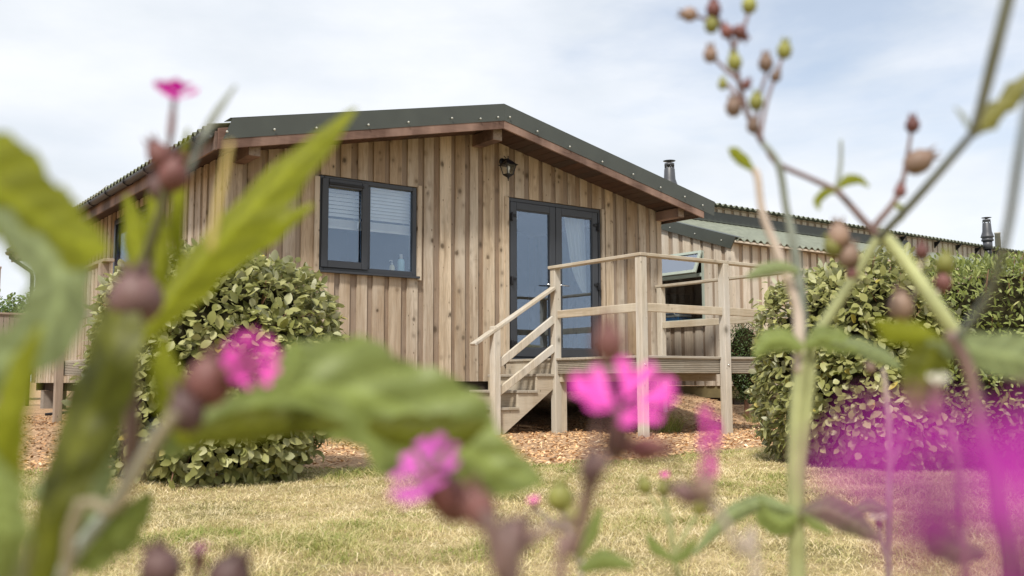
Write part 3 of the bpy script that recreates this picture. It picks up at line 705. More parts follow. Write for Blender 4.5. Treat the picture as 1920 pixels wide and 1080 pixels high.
jo.box(XD0 + .03, XD1 - .04, 8.70, 8.75, -.03, .069); jo.build('joists', M_deckh, dk)
RT = 1.34
def post(x, y, top, base=None, s=.092):
    zb = float(gz(x, y)) - .06 if base is None else base
    q = MB(); q.box(x - s/2, x + s/2, y - s/2, y + s/2, zb, top, random.random()); return q.build('post', M_deckv, dk, .005)
PA = (7.225, 8.80); PB = (7.215, 7.345); PC = (8.50, 7.315); PDd = (9.93, 7.315); PE = (10.02 - .06, YW - .09)
post(*PA, RT - .03); post(*PB, RT - .03); post(*PC, RT - .03); post(*PDd, RT - .03); post(*PE, RT - .03)
for p in ((7.265, 8.80), (8.545, 7.40)):
    q = MB(); q.box(p[0] + .0, p[0] + .09, p[1] - .04, p[1] + .045, float(gz(*p)) - .06, .058); q.build('post', M_deckv, dk, .004)
def rail(a, b_, w_, h, name='rail', mat=None, up=(0, 0, 1)):
    q = MB(); q.bar(a, b_, w_, h, up); return q.build(name, mat or M_deckh, dk, .005)
hw = .105
rail((PA[0] - .01, PA[1] + .07, RT - .012), (PB[0] - .005, PB[1] - .055, RT - .012), hw, .036, 'handrail')
rail((PB[0] + .052, PB[1] - .005, RT - .012), (PDd[0] + .05, PDd[1] - .005, RT - .012), hw, .036, 'handrail')
rail((PE[0], YW - .02, RT - .012), (PDd[0] + .0, PDd[1] + .052, RT - .012), hw, .036, 'handrail')
rail((PA[0] + .005, PA[1] - .046, .765), (PB[0] + .005, PB[1] + .046, .765), .036, .092)
rail((PB[0] + .046, PB[1] + .002, .765), (PC[0] - .046, PC[1] + .002, .765), .036, .092)
rail((PC[0] + .046, PC[1] + .002, .765), (PDd[0] - .046, PDd[1] + .002, .765), .036, .092)
rail((PE[0] - .01, PE[1] - .046, .765), (PDd[0] - .01, PDd[1] + .046, .765), .036, .092)
bo = MB()
for (x, y) in (PA, PB, PC):
    for z in (.15,): bo.lathe((x, y - .046, z), [(.013, 0), (.013, .004), (.008, .009)], 10, (0, -1, 0))
bo.build('coach_bolts', M_steel, dk)
# steps (down to the left, against the wall)
st = MB(); st.box(XD0 + .0, XD0 + .024, 8.86, YW - .06, .062, .221, .4); st.build('riser', M_deckh, dk)
SY0, SY1 = 8.80, YW - .05
for i, (xa, xb, z) in enumerate(((6.925, 7.20, .065), (6.645, 6.935, -.125), (6.375, 6.665, -.315))):
    q = MB()
    for k in range(2):
        w2 = (xb - xa) / 2; q.box(xa + k * w2, xa + (k + 1) * w2 - .005, SY0 - .02, SY1, z - .032, z)
    q.build('tread', M_board, dk, .004)
    q = MB(); q.box(xa + .03, xa + .048, SY0 + .03, SY1 - .02, z - .19, z - .033); q.build('riser', M_deckh, dk)
for yy in (SY0, SY1 - .04):
    q = MB(); q.extr([(7.20, yy, .03), (7.20, yy, -.10), (6.42, yy, -.64), (6.34, yy, -.64), (6.34, yy, -.50), (6.40, yy, -.348), (6.655, yy, -.348), (6.655, yy, -.158), (6.93, yy, -.158), (6.93, yy, .032), (7.20, yy, .032)], (0, .036, 0)); q.build('stringer', M_deckh, dk, .003)
NX, NY = 6.325, 8.785
post(NX, NY, .60)
rail((6.02, NY + .0, .385), (PA[0] - .046, NY, 1.08), .10, .036, 'stair_handrail', M_deckv)
rail((NX + .046, NY, .17), (PA[0] - .046, NY, .71), .036, .088, 'stair_rail', M_deckv)
rail((NX + .046, NY, -.14), (PA[0] - .046, NY, .37), .036, .088, 'stair_rail', M_deckv)

# ------------------------------------------------------------------ small side deck on the left wall
sdk = thing('side_deck', 'small side landing of weathered boards beside the left wall of the brown cabin', 'deck', (3.1, 12.4, -.6))
q = MB(); y = 11.0
while y < 13.2: q.box(2.74, XL - .03, y, y + .14, .235, .262); y += .146
q.build('deck_boards', M_board, sdk, .004)
fascia('X', 2.74, 11.0, 13.22, .075, .235).build('fascia', M_board, sdk)
q = fascia('Y', 10.975, 2.765, XL - .04, .075, .235); q.build('fascia', M_board, sdk)
for (x, y) in ((2.71, 13.12), (2.71, 11.1)):
    q = MB(); q.box(x - .075, x - .002 + .02, y - .05, y + .05, float(gz(x, y)) - .06, 1.30, .3); q.build('post', M_fence, sdk, .005)
q = MB(); q.bar((2.70, 10.95, 1.32), (2.70, 13.25, 1.32), .11, .036); q.build('handrail', M_fence, sdk, .004)
q = MB(); q.bar((2.70, 11.16, .78), (2.70, 13.06, .78), .036, .09); q.build('rail', M_fence, sdk, .004)

# ------------------------------------------------------------------ second cabin
X2, Y2, Y3, X2e = 11.64, 9.85, 12.55, 33.0
c2 = thing('long_cabin', 'long pale board clad cabin behind the deck with low lean-to roof and taller ridge building', 'cabin', (X2, Y2, -.2))
w2 = (10.415, 11.62, .90, 2.06)
lz = lambda y: 2.20 + .315 * (y - Y2)
f2, b2 = MB(), MB()
clad(f2, b2, 'Y', X2, -1, Y2, Y3, -.11, lambda y: lz(y) - .08, (w2,))
clad(f2, b2, 'X', Y2, -1, X2 + .045, X2e, -.11, lambda x: 2.14, ())
clad(f2, b2, 'X', Y3, -1, X2, X2e, 2.0, lambda x: 3.38, ())
clad(f2, b2, 'Y', X2, -1, Y3 + .045, 16, -.11, lambda y: 3.34 + .05 * (y - Y3), ())
f2.build('cladding', M_clad2, c2); b2.build('backing_boards', M_clad2B, c2)
q = MB(); q.box(X2 - .018, X2 + .06, Y2 - .018, Y2 - .002, -.11, 2.12, .9); q.box(X2 - .018, X2 - .002, Y2 - .002, Y2 + .08, -.11, 2.13, .9); q.build('corner_trim', M_clad2, c2)
q = MB(); q.box(X2 + .03, X2e, Y2 + .03, Y2 + .08, -.30, -.115); q.box(X2 + .03, X2 + .08, Y2 + .082, 16, -.30, -.115); q.build('skirt_board', M_skirt, c2)
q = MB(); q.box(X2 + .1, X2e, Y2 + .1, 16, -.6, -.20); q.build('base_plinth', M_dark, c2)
q = MB(); q.box(X2 + .05, X2e, Y2 + .05, 16, -.05, .0); q.box(X2 + .05, 15.2, Y3 + .9, Y3 + .95, 0, 3.3); q.box(15.2, 15.25, Y2 + .05, Y3 + .95, 0, 2.0); q.build('inner_room', M_floor, c2)
# lean-to roof
corr('lean_to_sheet', M_sheet, c2, 'X', X2 - .02, X2e, (Y2 - .13, lz(Y2 - .13) + .0), (Y3, lz(Y3)), .165, .022)
q = MB(); q.extr([(X2 + .02, Y2 - .02, lz(Y2) - .10), (X2 + .02, Y3, lz(Y3) - .09), (X2 + .02, Y3, lz(Y3) - .05), (X2 + .02, Y2 - .02, lz(Y2) - .055)], (X2e - X2, 0, 0)); q.build('lean_to_deck', M_fence, c2)
q = MB(); q.extr([(X2 - .045, Y2 - .03, lz(Y2) - .185), (X2 - .045, Y3, lz(Y3) - .125), (X2 - .045, Y3, lz(Y3) + .035), (X2 - .045, Y2 - .13, lz(Y2 - .13) + .03)], (.02, 0, 0))
q.extr([(X2 - .045, Y2 - .13, lz(Y2 - .13) + .0305), (X2 - .045, Y3, lz(Y3) + .0355), (X2 + .16, Y3, lz(Y3) + .0355), (X2 + .16, Y2 - .13, lz(Y2 - .13) + .0305)], (0, 0, .004))
q.build('verge_flashing', M_flash, c2)
q = MB()
for y in (10.0, 10.55, 11.1, 11.6): q.lathe((X2 - .046, y, lz(y) - .08), [(.012, 0), (.011, .006), (.003, .01)], 8, (-1, 0, 0))
q.build('screw_caps', M_screw, c2)
q = MB(); q.box(X2 - .03, 21.2, Y3 - .018, Y3 - .003, lz(Y3) + .02, lz(Y3) + .215, .5); q.extr([(X2 - .03, Y3 - .02, lz(Y3) + .03), (X2 - .03, Y3 - .16, lz(Y3 - .16) + .032), (X2 - .03, Y3 - .16, lz(Y3 - .16) + .036), (X2 - .03, Y3 - .02, lz(Y3) + .045)], (21.2 - X2, 0, 0), .5); q.build('abutment_flashing', M_flash, c2)
q = MB(); q.extr([(X2 - .03, Y2 - .12, lz(Y2 - .12) - .055), (X2 - .03, Y2 - .10, lz(Y2 - .12) - .055), (X2 - .03, Y2 - .10, lz(Y2 - .12) - .025), (X2 - .03, Y2 - .12, lz(Y2 - .12) - .025)], (X2e - X2, 0, 0)); q.build('eave_batten', M_clad2, c2)
# upper roof
corr('upper_sheet', M_sheet, c2, 'X', X2 - .1, X2e, (Y3 - .16, 3.40), (16.2, 3.40 + .05 * 3.8), .165, .024)
q = MB(); q.extr([(X2, Y3 - .0, 3.335), (X2, 16, 3.52), (X2, 16, 3.545), (X2, Y3 - .0, 3.365)], (X2e - X2, 0, 0)); q.build('upper_deck', M_fence, c2)
for x in (20.9, 22.4, 23.4, 24.35, 25.3): q = MB(); q.extr([(x, Y3 - .002, 3.33), (x, Y3 - .15, 3.345), (x, Y3 - .15, 3.325), (x, Y3 - .002, 3.18)], (.03, 0, 0)); q.build('eave_bracket', M_black, c2)
def flue(x, y, zb, zt, R=.105):
    q = MB(); H = zt
    q.lathe((x, y, zb), [(R, 0), (R, H - zb - .62)], 20)
    q.lathe((x, y, H - .62), [(R * 1.25, 0), (R * 1.32, .03), (R * 1.15, .06), (R * 1.15, .09), (R * 1.42, .10), (R * 1.34, .13), (R * 1.0, .25), (R * .90, .45), (R * .84, .46), (R * .84, .47)], 20)
    fo = q.build('flue', M_flue, c2)
    q = MB()
    for k in range(6):
        a_ = k * PI / 3; q.tube([(x + R * .75 * math.cos(a_), y + R * .75 * math.sin(a_), H - .151), (x + R * .75 * math.cos(a_), y + R * .75 * math.sin(a_), H - .10)], .012, 6)
    q.lathe((x, y, H - .105), [(R * .85, 0), (R * .85, .05), (R * .5, .052), (R * .2, .075), (R * 1.0, .095), (R * 1.08, .102), (R * .3, .118)], 20); q.build('cowl', M_flue, fo); return fo
flue(13.62, 13.02, 3.3, 4.28, .115)
fo = flue(24.60, Y3 - .22, 3.30, 4.13, .115)
q = MB(); q.tube([(24.60, Y3 - .22, 3.3), (24.60, Y3 - .22, 3.15), (24.60, Y3 - .16, 3.02), (24.60, Y3 - .20, 2.9), (24.60, Y3 - .20, 2.4)], .085, 12); q.build('flue_elbow', M_black, fo)
q = MB(); q.lathe((26.3, 12.9, 3.3), [(.075, 0), (.075, .62), (.085, .622), (.085, .66)], 14); q.build('vent_pipe', M_grey, c2)
# lean-to window: sage frame, top-hung vent pushed open
wf = MB(); frame_ring(wf, w2[0] + .005, w2[1] - .005, w2[2] + .005, w2[3] - .005, X2 + .0, X2 + .07, .055, axis='Y'); wf.box(X2 - .001, X2 + .069, w2[0] + .06, w2[1] - .06, 1.64, 1.70)
wfo = wf.build('window_frame', M_sage, c2, .004)
pane('pane', wfo, w2[0] + .06, w2[1] - .06, w2[2] + .06, 1.64, X2 + .03, M_glass2, axis='Y')
q = MB(); q.box(X2 - .06, X2 + .0, w2[0] - .02, w2[1] + .02, w2[2] - .03, w2[2] + .004); q.build('sill', M_sage, wfo, .004)
# vent sash rotated outwards about its top edge
ang = math.radians(24); zt_, H_ = 2.045, .40
def vs_(u, dz, off): # point on sash: u along Y, dz below the hinge, off outward normal
    return (X2 - .012 - math.sin(ang) * dz - math.cos(ang) * off, u, zt_ - math.cos(ang) * dz + math.sin(ang) * off)
def sashbox(mb, u0, u1, d0, d1, o0, o1, r=.5):
    c = [vs_(u0, d1, o0), vs_(u1, d1, o0), vs_(u1, d1, o1), vs_(u0, d1, o1), vs_(u0, d0, o0), vs_(u1, d0, o0), vs_(u1, d0, o1), vs_(u0, d0, o1)]
    mb.add(c, BF, r)
q = MB(); ya, yb = w2[0] + .01, w2[1] - .01
sashbox(q, ya, ya + .055, 0, H_, 0, .035); sashbox(q, yb - .055, yb, 0, H_, 0, .035); sashbox(q, ya + .055, yb - .055, 0, .05, 0, .035); sashbox(q, ya + .055, yb - .055, H_ - .055, H_, 0, .035)
so_ = q.build('opening_vent', M_sage, wfo, .003)
q = MB(); sashbox(q, ya + .055, yb - .055, .05, H_ - .055, .012, .018); q.build('pane', glass('vent_glass', .45), so_)
# cool box on the inner sill
q = MB(); q.box(X2 + .09, X2 + .55, 10.3, 12.3, .84, .885); q.build('inner_sill', M_dark, c2)
cb = thing('cool_box', 'blue and white picnic cool box on the sill inside the lean-to window', 'cool box', (X2 + .3, 11.35, .886))
q = MB(); q.box(X2 + .14, X2 + .44, 11.12, 11.62, .887, 1.03); q.build('body', M_cooler, cb, .012)
q = MB(); q.box(X2 + .132, X2 + .448, 11.11, 11.63, 1.031, 1.075); q.build('band', M_white, cb, .006)
q = MB(); q.box(X2 + .13, X2 + .45, 11.105, 11.635, 1.076, 1.13); q.build('lid', M_cooler, cb, .012)
q = MB(); q.tube([(X2 + .12, 11.16, 1.04), (X2 + .11, 11.2, 1.10), (X2 + .11, 11.54, 1.10), (X2 + .12, 11.58, 1.04)], .009, 6); q.build('handle', M_white, cb)
cu = MB(); cu.box(12.6, 12.62, 10.6, 11.0, 0, 1.9, .2); cu.box(12.4, 12.9, 11.9, 12.3, 0, 1.5, .2); tag(cu.build('kitchen_cupboard', M_dark), 'dark cupboard barely visible inside the lean-to window', 'cupboard')

# ------------------------------------------------------------------ shrubs
def leaves(P, Nout, L0, W0, droop, seed, spread=.8):
    """P centres, Nout outward normals -> folded leaf meshes (6 verts, 4 quads -> 2x2)"""
    g = np.random.default_rng(seed); n = len(P)
    Ax = nrm(Nout + g.normal(0, spread, (n, 3)) + np.array([0, 0, droop]))
    Up = nrm(np.cross(np.cross(Ax, Nout + np.array([0, 0, .7]) + g.normal(0, .25, (n, 3))), Ax))
    Sd = np.cross(Ax, Up)
    L_ = (L0 * g.uniform(.6, 1.25, n))[:, None]; W_ = (W0 * g.uniform(.7, 1.2, n))[:, None]
    curl = g.uniform(-.28, .10, n)[:, None]
    fold = g.uniform(.05, .35, n)[:, None]
    rows = []
    for t, wv in ((0, .06), (.25, .80), (.55, 1.0), (.82, .62), (1, .03)):
        c = P + Ax * L_ * t + Up * curl * L_ * t * t
        rows.append((c - Sd * W_ * wv + Up * fold * W_ * wv, c, c + Sd * W_ * wv + Up * fold * W_ * wv))
    V = np.stack([q for r3 in rows for q in r3], 1)          # n,15,3
    tf = []
    for i in range(4):
        for j in range(2): a = i * 3 + j; tf.append((a, a + 1, a + 4, a + 3))
    Fq = (np.arange(n)[:, None, None] * 15 + np.array(tf)[None]).reshape(-1, 4)
    return V.reshape(-1, 3), Fq
def shell(n, c, R, seed, power=2.6, amp=.07, zcut=-1, t0=.80):
    g = np.random.default_rng(seed); d = nrm(g.normal(0, 1, (n, 3))); d = d[d[:, 2] > zcut]
    a = np.abs(d) ** power; k = (a.sum(1)) ** (-1 / power)
    bump_ = 1 + amp * (np.sin(d[:, 0] * 5 + seed) + np.sin(d[:, 1] * 6 + 2 * seed) + np.sin(d[:, 2] * 7 + d[:, 0] * 4)) / 1.5 + g.normal(0, .018, len(d)) + (g.random(len(d)) < .05) * g.uniform(0, .10, len(d))
    t = t0 + (1 - t0) * g.random(len(d)) ** .45
    P = d * (k * bump_ * t)[:, None] * np.array(R) + np.array(c)
    Nn = nrm(d / np.array(R)); return P, Nn, t
def shrub(name, label, cat, c, R, n, mat, L0=.055, W0=.017, seed=1, droop=-.1, power=2.6, amp=.07, group=None, twigs=260, spread=.8, lo=0, hi=1):
    gzv = float(gz(c[0], c[1])); root = thing(name, label, cat, (c[0], c[1], gzv), group)
    P, Nn, t = shell(n, c, R, seed, power, amp)
    k = P[:, 2] > gz(P[:, 0], P[:, 1]) + .01; P, Nn, t = P[k], Nn[k], t[k]
    V, Fq = leaves(P, Nn, L0, W0, droop, seed + 5, spread)
    g = np.random.default_rng(seed + 9); R_ = np.repeat(lo + (hi - lo) * np.clip(.88 * g.beta(2.2, 2.0, len(P)) + (g.random(len(P)) < .018) * .5, 0, 1), 8)
    npmesh('foliage', V, Fq, R_, mat, root, True)
    # closed dark core, its colour painting the shade between the leaves
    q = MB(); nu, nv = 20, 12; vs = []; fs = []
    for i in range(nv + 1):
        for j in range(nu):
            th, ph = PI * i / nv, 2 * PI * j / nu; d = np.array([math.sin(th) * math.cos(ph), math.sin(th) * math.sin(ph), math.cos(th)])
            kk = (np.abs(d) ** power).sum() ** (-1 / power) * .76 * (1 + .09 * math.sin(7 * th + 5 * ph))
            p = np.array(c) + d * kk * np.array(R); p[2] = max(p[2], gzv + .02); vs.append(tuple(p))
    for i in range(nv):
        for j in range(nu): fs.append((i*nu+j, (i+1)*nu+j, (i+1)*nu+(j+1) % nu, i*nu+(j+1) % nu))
    q.add(vs, fs, .5, True); q.build('shade_core', M_core, root)
    q = MB(); g2 = random.Random(seed)
    for i in range(twigs):
        k = g2.randrange(len(P)); p = Vector(P[k]); nn = Vector(Nn[k]); a_ = p - nn * .16 + Vector((g2.uniform(-.05, .05), g2.uniform(-.05, .05), g2.uniform(-.12, .02)))
        q.tube([a_, (a_ + p) / 2 + Vector((g2.uniform(-.02, .02),) * 3), p + nn * .02], [.0042, .0034, .002], 5)
    tag(q.build('twigs', M_twig, root), kind='stuff')
    q = MB(); q.tube([(c[0], c[1], gzv - .05), (c[0], c[1], gzv + .3)], [.04, .03], 8); q.build('stem', M_twig, root); return root
def ctr(px, d, z): 
    p = at(px, 700, d); return (p.x, p.y, z)
shrub('silvery_shrub', 'rounded clipped shrub with silvery green leaves in front of the cabin window', 'shrub', ctr(405, 6.25, .07), (.75, .72, .765), 9300, M_elae, .076, .0245, 3, power=2.7, amp=.05)
shrub('silvery_shrub', 'rounded silvery green shrub at the right hand end of the deck', 'shrub', ctr(1622, 7.05, .05), (.70, .72, .80), 9000, M_elae, .073, .0235, 8, power=2.8, amp=.055)
shrub('evergreen_shrub', 'large bright green narrow leaved shrub at the right edge of the lawn', 'shrub', ctr(1880, 6.9, .08), (.92, .82, .78), 13000, M_green, .052, .010, 15, power=2.8, amp=.05, droop=.35)
shrub('small_shrub', 'small dark green shrub against the pale cabin just past the deck', 'shrub', (11.22, 9.28, .25), (.30, .28, .60), 3800, M_darkl, .03, .008, 21, twigs=40, power=2.2)

# ------------------------------------------------------------------ tree and fence behind on the left
def tree(x, y, h, r, seed, label):
    z0 = float(gz(x, y)); t = thing('broadleaf_tree', label, 'tree', (x, y, z0)); g = random.Random(seed)
    q = MB(); q.tube([(x, y, z0 - .1), (x + .05, y, z0 + h * .3), (x - .03, y + .05, z0 + h * .6), (x, y, z0 + h * .8)], [.13, .10, .07, .03], 10)
    for i in range(9):
        a_ = i * 2.4; zz = z0 + h * (.25 + .05 * i); e = Vector((x + math.cos(a_) * r * .7, y + math.sin(a_) * r * .7, zz + h * .22)); q.tube([(x, y, zz), ((x + e.x) / 2, (y + e.y) / 2, zz + h * .14), e], [.05, .035, .012], 6)
    q.build('trunk', M_bark, t)
    Ps, Ns = [], []
    for i in range(16):
        a_ = g.uniform(0, 6.28); rr = g.uniform(0, .75) * r; cc_ = (x + rr * math.cos(a_), y + rr * math.sin(a_), z0 + h * g.uniform(.35, .85))
        P, Nn, _ = shell(750, cc_, (r * .42, r * .42, h * .17), seed + i, 2.0, .15, t0=.5); Ps.append(P); Ns.append(Nn)
    P, Nn = np.concatenate(Ps), np.concatenate(Ns); V, Fq = leaves(P, Nn, .11, .04, -.1, seed)
    npmesh('crown', V, Fq, np.repeat(np.random.default_rng(seed).random(len(P)), 8), M_treel, t, True)
p = at(18, 600, 27); tree(p.x, p.y, 3.1, 1.9, 5, 'bushy green tree showing above the fence past the far left corner of the cabin')
fn = thing('timber_fence', 'vertical board timber fence beyond the far left corner of the brown cabin', 'fence', (3.0, 22.3, -.55))
q = MB(); x = -2.0
while x < 3.95: q.box(x, x + .095, 22.3, 22.32, -.5, 1.40); x += .105
q.build('fence_boards', M_fence, fn)
q = MB(); q.box(-2.05, 4.0, 22.27, 22.35, 1.401, 1.44); q.build('top_rail', M_fence, fn)
for x in (-1.9, 1.0): q = MB(); q.box(x - .05, x + .05, 22.33, 22.43, -.6, 1.40); q.build('post', M_fence, fn)
p = at(-6, 500, 14.2); q = MB(); q.box(p.x - .05, p.x + .05, p.y - .05, p.y + .05, float(gz(p.x, p.y)) - .05, p.z - .03); q.box(p.x - .056, p.x + .056, p.y - .056, p.y + .056, p.z - .0295, p.z)
tag(q.build('timber_post', M_fence), 'tall square timber post at the far left edge of the view', 'post')
q = MB(); q.tube([(2.95, 15.2, -.47), (3.2, 15.0, -.44), (3.5, 14.7, -.43), (3.9, 14.6, -.45)], .022, 8); tag(q.build('black_hose', M_black), 'black hose lying on the chips under the left wall of the brown cabin', 'hose')
# ------------------------------------------------------------------ wild flowers close to the camera
def fgm(name, c, t=.4, v=.42, tc=(1.1, 1.15, .6), rough=.5, ns=45): 
    return leafmat(name, [(0, tuple(q * (1 - v) for q in c)), (1, tuple(q * (1 + v) for q in c))], trans=t, rough=rough, tcol=tc, patch=ns)
G_lime = fgm('lime_leaf', (.25, .27, .022), .48, .36)
G_mid = fgm('mid_green_leaf', (.22, .27, .085), .35, .3, ns=30)
G_grey = fgm('grey_green_leaf', (.25, .30, .14), .35, tc=(1.05, 1.1, .85))
G_dark = fgm('dark_olive_leaf', (.13, .14, .015), .45)
G_brown = fgm('brownish_leaf', (.17, .15, .10), .25)
S_lime = fgm('lime_stem', (.40, .42, .20), .2)
S_grey = fgm('grey_green_stem', (.30, .33, .28), .1, tc=(1, 1, 1))
S_purp = fgm('purple_stem', (.21, .135, .12), .1, tc=(1, .9, .9))
S_pale = fgm('pale_pink_stem', (.48, .40, .34), .1, tc=(1, .9, .9))
P_pink = fgm('pink_petal', (.86, .10, .54), .36, .12, tc=(1.1, .8, 1.05), ns=200)
P_viol = fgm('violet_pink_petal', (.66, .13, .55), .45, .12, tc=(1.1, .8, 1.1), ns=200)
P_mag = fgm('magenta_petal', (.62, .02, .40), .40, .12, tc=(1.1, .8, 1.05), ns=200)
P_deep = fgm('deep_magenta_petal', (.36, .012, .27), .35, .12, tc=(1.1, .8, 1.1), ns=200)
P_white = fgm('cream_petal', (.80, .78, .66), .4, .08, tc=(1, 1, .9))
K_red = fgm('red_brown_calyx', (.22, .095, .085), .25, .3, tc=(1.1, .8, .8), ns=160)
K_purp = fgm('dusky_purple_calyx', (.17, .10, .095), .25, .3, tc=(1, .8, .8), ns=160)
K_pale = fgm('pinkish_green_calyx', (.30, .205, .155), .25, .35, tc=(1, .95, .7), ns=130)
K_green = fgm('yellow_green_capsule', (.30, .30, .08), .25, .3, ns=130)
def cdir(r, d, f): return Vector((CM.T @ np.array([r, d, f], float))).normalized()    # right, down, forward of the view
class Plant:
    def __init__(s, label, base, cat='wild flower', name='campion_plant', group='wild flowers close to the lens'):
        z = float(gz(base[0], base[1])); s.g = (base[0], base[1], z); s.o = thing(name, label, cat, s.g, group); s.k = 0; s.kp = random.Random(len(label))
    def stem(s, pts, hw, mat, ground=False, name='stem'):
        P = [at(*p) for p in pts]; n = len(P)
        R = [hw[min(i, len(hw) - 1)] * p[2] / F for i, p in enumerate(pts)]
        if ground:
            b = Vector(s.g); m_ = (P[0] + b) / 2; m_.z = P[0].z - (P[0].z - b.z) * .55
            P = [b - Vector((0, 0, .02)), m_] + P; R = [R[0] * 1.1, R[0] * 1.05] + R
        # smooth with Catmull-Rom
        Q, RR = [], []
        for i in range(len(P) - 1):
            p0, p1, p2, p3 = P[max(i-1, 0)], P[i], P[i+1], P[min(i+2, len(P)-1)]
            for k in range(5):
                t = k / 5; Q.append(.5 * ((2*p1) + (p2-p0)*t + (2*p0-5*p1+4*p2-p3)*t*t + (3*p1-p0-3*p2+p3)*t**3)); RR.append(R[i] + (R[i+1]-R[i]) * t)
        Q.append(P[-1]); RR.append(R[-1])
        q = MB(); q.tube(Q, RR, 8, s.kp.random()); return q.build(name, mat, s.o)
    def leaf(s, pts, mat, lobe=.0, fold=.25, tilt=0.0, nv=7, wave=.06, seedk=0):
        """pts: (x, y, d, half width px) along the midrib"""
        ts = np.linspace(0, 1, len(pts)); n = 72; u = np.linspace(0, 1, n)
        A = np.array(pts, float)
        C = np.stack([np.interp(u, ts, A[:, i]) for i in range(4)], 1)
        for _ in range(14): C[1:-1] = (C[:-2] + C[1:-1] * 2 + C[2:]) / 4
        W = [at(c[0], c[1], c[2]) for c in C]; view = cdir(0, 0, 1)
        g = random.Random(seedk + len(pts) * 7 + int(abs(A[0, 0]))); ph = g.uniform(0, 6)
        V = []
        for i in range(n):
            t = (W[min(i+1, n-1)] - W[max(i-1, 0)]).normalized(); sd = t.cross(view).normalized(); nn = sd.cross(t).normalized()
            sd = (sd * math.cos(tilt) + nn * math.sin(tilt)).normalized(); nn = sd.cross(t)
            hw = C[i, 3] * C[i, 2] / F
            for j in range(-nv, nv + 1):
                q = j / nv; lb = 1 + (lobe * (math.sin(u[i] * 21 + ph + (0 if q > 0 else 2)) + .45 * math.sin(u[i] * 47 + 2 * ph + (0 if q > 0 else 1))) + .03 * math.sin(u[i] * 130 + ph)) * abs(q)
                rip = wave * hw * (math.sin(u[i] * 34 + ph + 2 * q) * abs(q) + .35 * math.sin(u[i] * 52 - abs(q) * 7 + ph) + .3 * math.sin(u[i] * 90 + q * 11) * math.sin(q * 14 + u[i] * 25)) * (1 - .3 * abs(q))
                V.append(W[i] + sd * hw * q * lb + nn * (hw * fold * abs(q) + rip))
        m_ = 2 * nv + 1; Fq = [(i*m_+j, i*m_+j+1, (i+1)*m_+j+1, (i+1)*m_+j) for i in range(n - 1) for j in range(m_ - 1)]
        def vein(i, j):
            q = abs((j + .5) / nv - 1); v = math.sin(u[i] * 52 - q * 7 + ph)          # side veins sweep forward from the midrib
            return .38 + .10 * (j < nv) + (.55 if j in (nv - 1, nv) else 0) + (.28 if v > .88 else -.08 * (1 - v)) + g.uniform(-.08, .08)
        R = np.array([vein(i, j) for i in range(n - 1) for j in range(m_ - 1)])
        return npmesh('leaf', np.array(V), np.array(Fq), np.clip(R, 0, 1), mat, s.o, True)
    def bud(s, x, y, d, hwpx, ratio=1.35, dirv=(0, -1, 0), mat=None, name='bud', parent=None):
        c = at(x, y, d); ax = cdir(*dirv); r = hwpx * d / F; h = r * 2 * ratio
        q = MB(); c0 = c - ax * h / 2
        q.lathe(c0, [(r * a_, h * b_) for a_, b_ in ((.18, 0), (.62, .08), (.92, .25), (1, .45), (.88, .65), (.60, .82), (.34, .93), (.30, .97), (.12, 1.0))], 20, ax, s.kp.random(), True, 10, .05)
        for k in range(5):   # calyx teeth
            a_ = k * 2 * PI / 5; u_ = ax.orthogonal().normalized(); v_ = ax.cross(u_); e = u_ * math.cos(a_) + v_ * math.sin(a_)
            q.tube([c0 + ax * h * .86 + e * r * .42, c0 + ax * h * 1.0 + e * r * .46, c0 + ax * h * 1.16 + e * r * .62], [r * .17, r * .12, r * .02], 5, .3)
        return q.build(name, mat or K_pale, parent or s.o)
    def flower(s, x, y, d, rpx, nrmv, mat, cup=.35, cal=None, cmat=None, callen=1.5, calw=.36, notch=.35, petals=5, ph=0.3, pw=.86):
        """five two-lobed petals round a throat; nrmv is the way the flower faces (right, down, forward)"""
        c = at(x, y, d); ax = cdir(*nrmv); r = rpx * d / F; u_ = ax.orthogonal().normalized(); v_ = ax.cross(u_)
        q = MB()
        for k in range(petals):
            a0 = k * 2 * PI / petals + ph + s.kp.uniform(-.12, .12); cu = cup + s.kp.uniform(-.12, .12)
            na, nr_ = 8, 7; vs = []; 
            for i in range(nr_ + 1):
                t = i / nr_
                for j in range(na + 1):
                    w_ = (j / na - .5) * 2
                    wid = pw * (.14 + .60 * t ** .8) * (1 - .1 * t)
                    a_ = a0 + w_ * wid * .98 * (1.0 - .15 * t)
                    rr = r * (.10 + .90 * t * (1 - notch * max(0, 1 - abs(w_) * 2.6) * t ** 3 - .16 * abs(w_) ** 3))
                    e = u_ * math.cos(a_) + v_ * math.sin(a_)
                    vs.append(c + e * rr * math.cos(cu) + ax * (rr * math.sin(cu) + .05 * r * math.sin(w_ * 5 + k) * t + .02 * r * k))
            m_ = na + 1; q.add(vs, [(i*m_+j, i*m_+j+1, (i+1)*m_+j+1, (i+1)*m_+j) for i in range(nr_) for j in range(na)], s.kp.random(), True)
        fl_ = q.build('flower', mat, s.o)
        if cal is not False:
            h = r * callen; cr = r * calw; q = MB()
            c0 = c - ax * h
            q.lathe(c0, [(cr * a_, h * b_) for a_, b_ in ((.25, 0), (.75, .06), (1, .25), (1, .5), (.8, .8), (.6, .93), (.5, 1.0))], 20, ax, .5, True, 10, .05)
            for k in range(5):
                a_ = k * 2 * PI / 5 + .3; e = u_ * math.cos(a_) + v_ * math.sin(a_); q.tube([c0 + ax * h * .92 + e * cr * .6, c0 + ax * h * 1.04 + e * cr * .7, c0 + ax * h * 1.14 + e * cr * 1.0], [cr * .2, cr * .14, cr * .03], 5, .3)
            q.build('calyx', cmat or K_red, fl_)
        return fl_
def gbase(x, d, dx=0, dy=0): p = at(x, 1080, d); return (p.x + dx, p.y + dy)

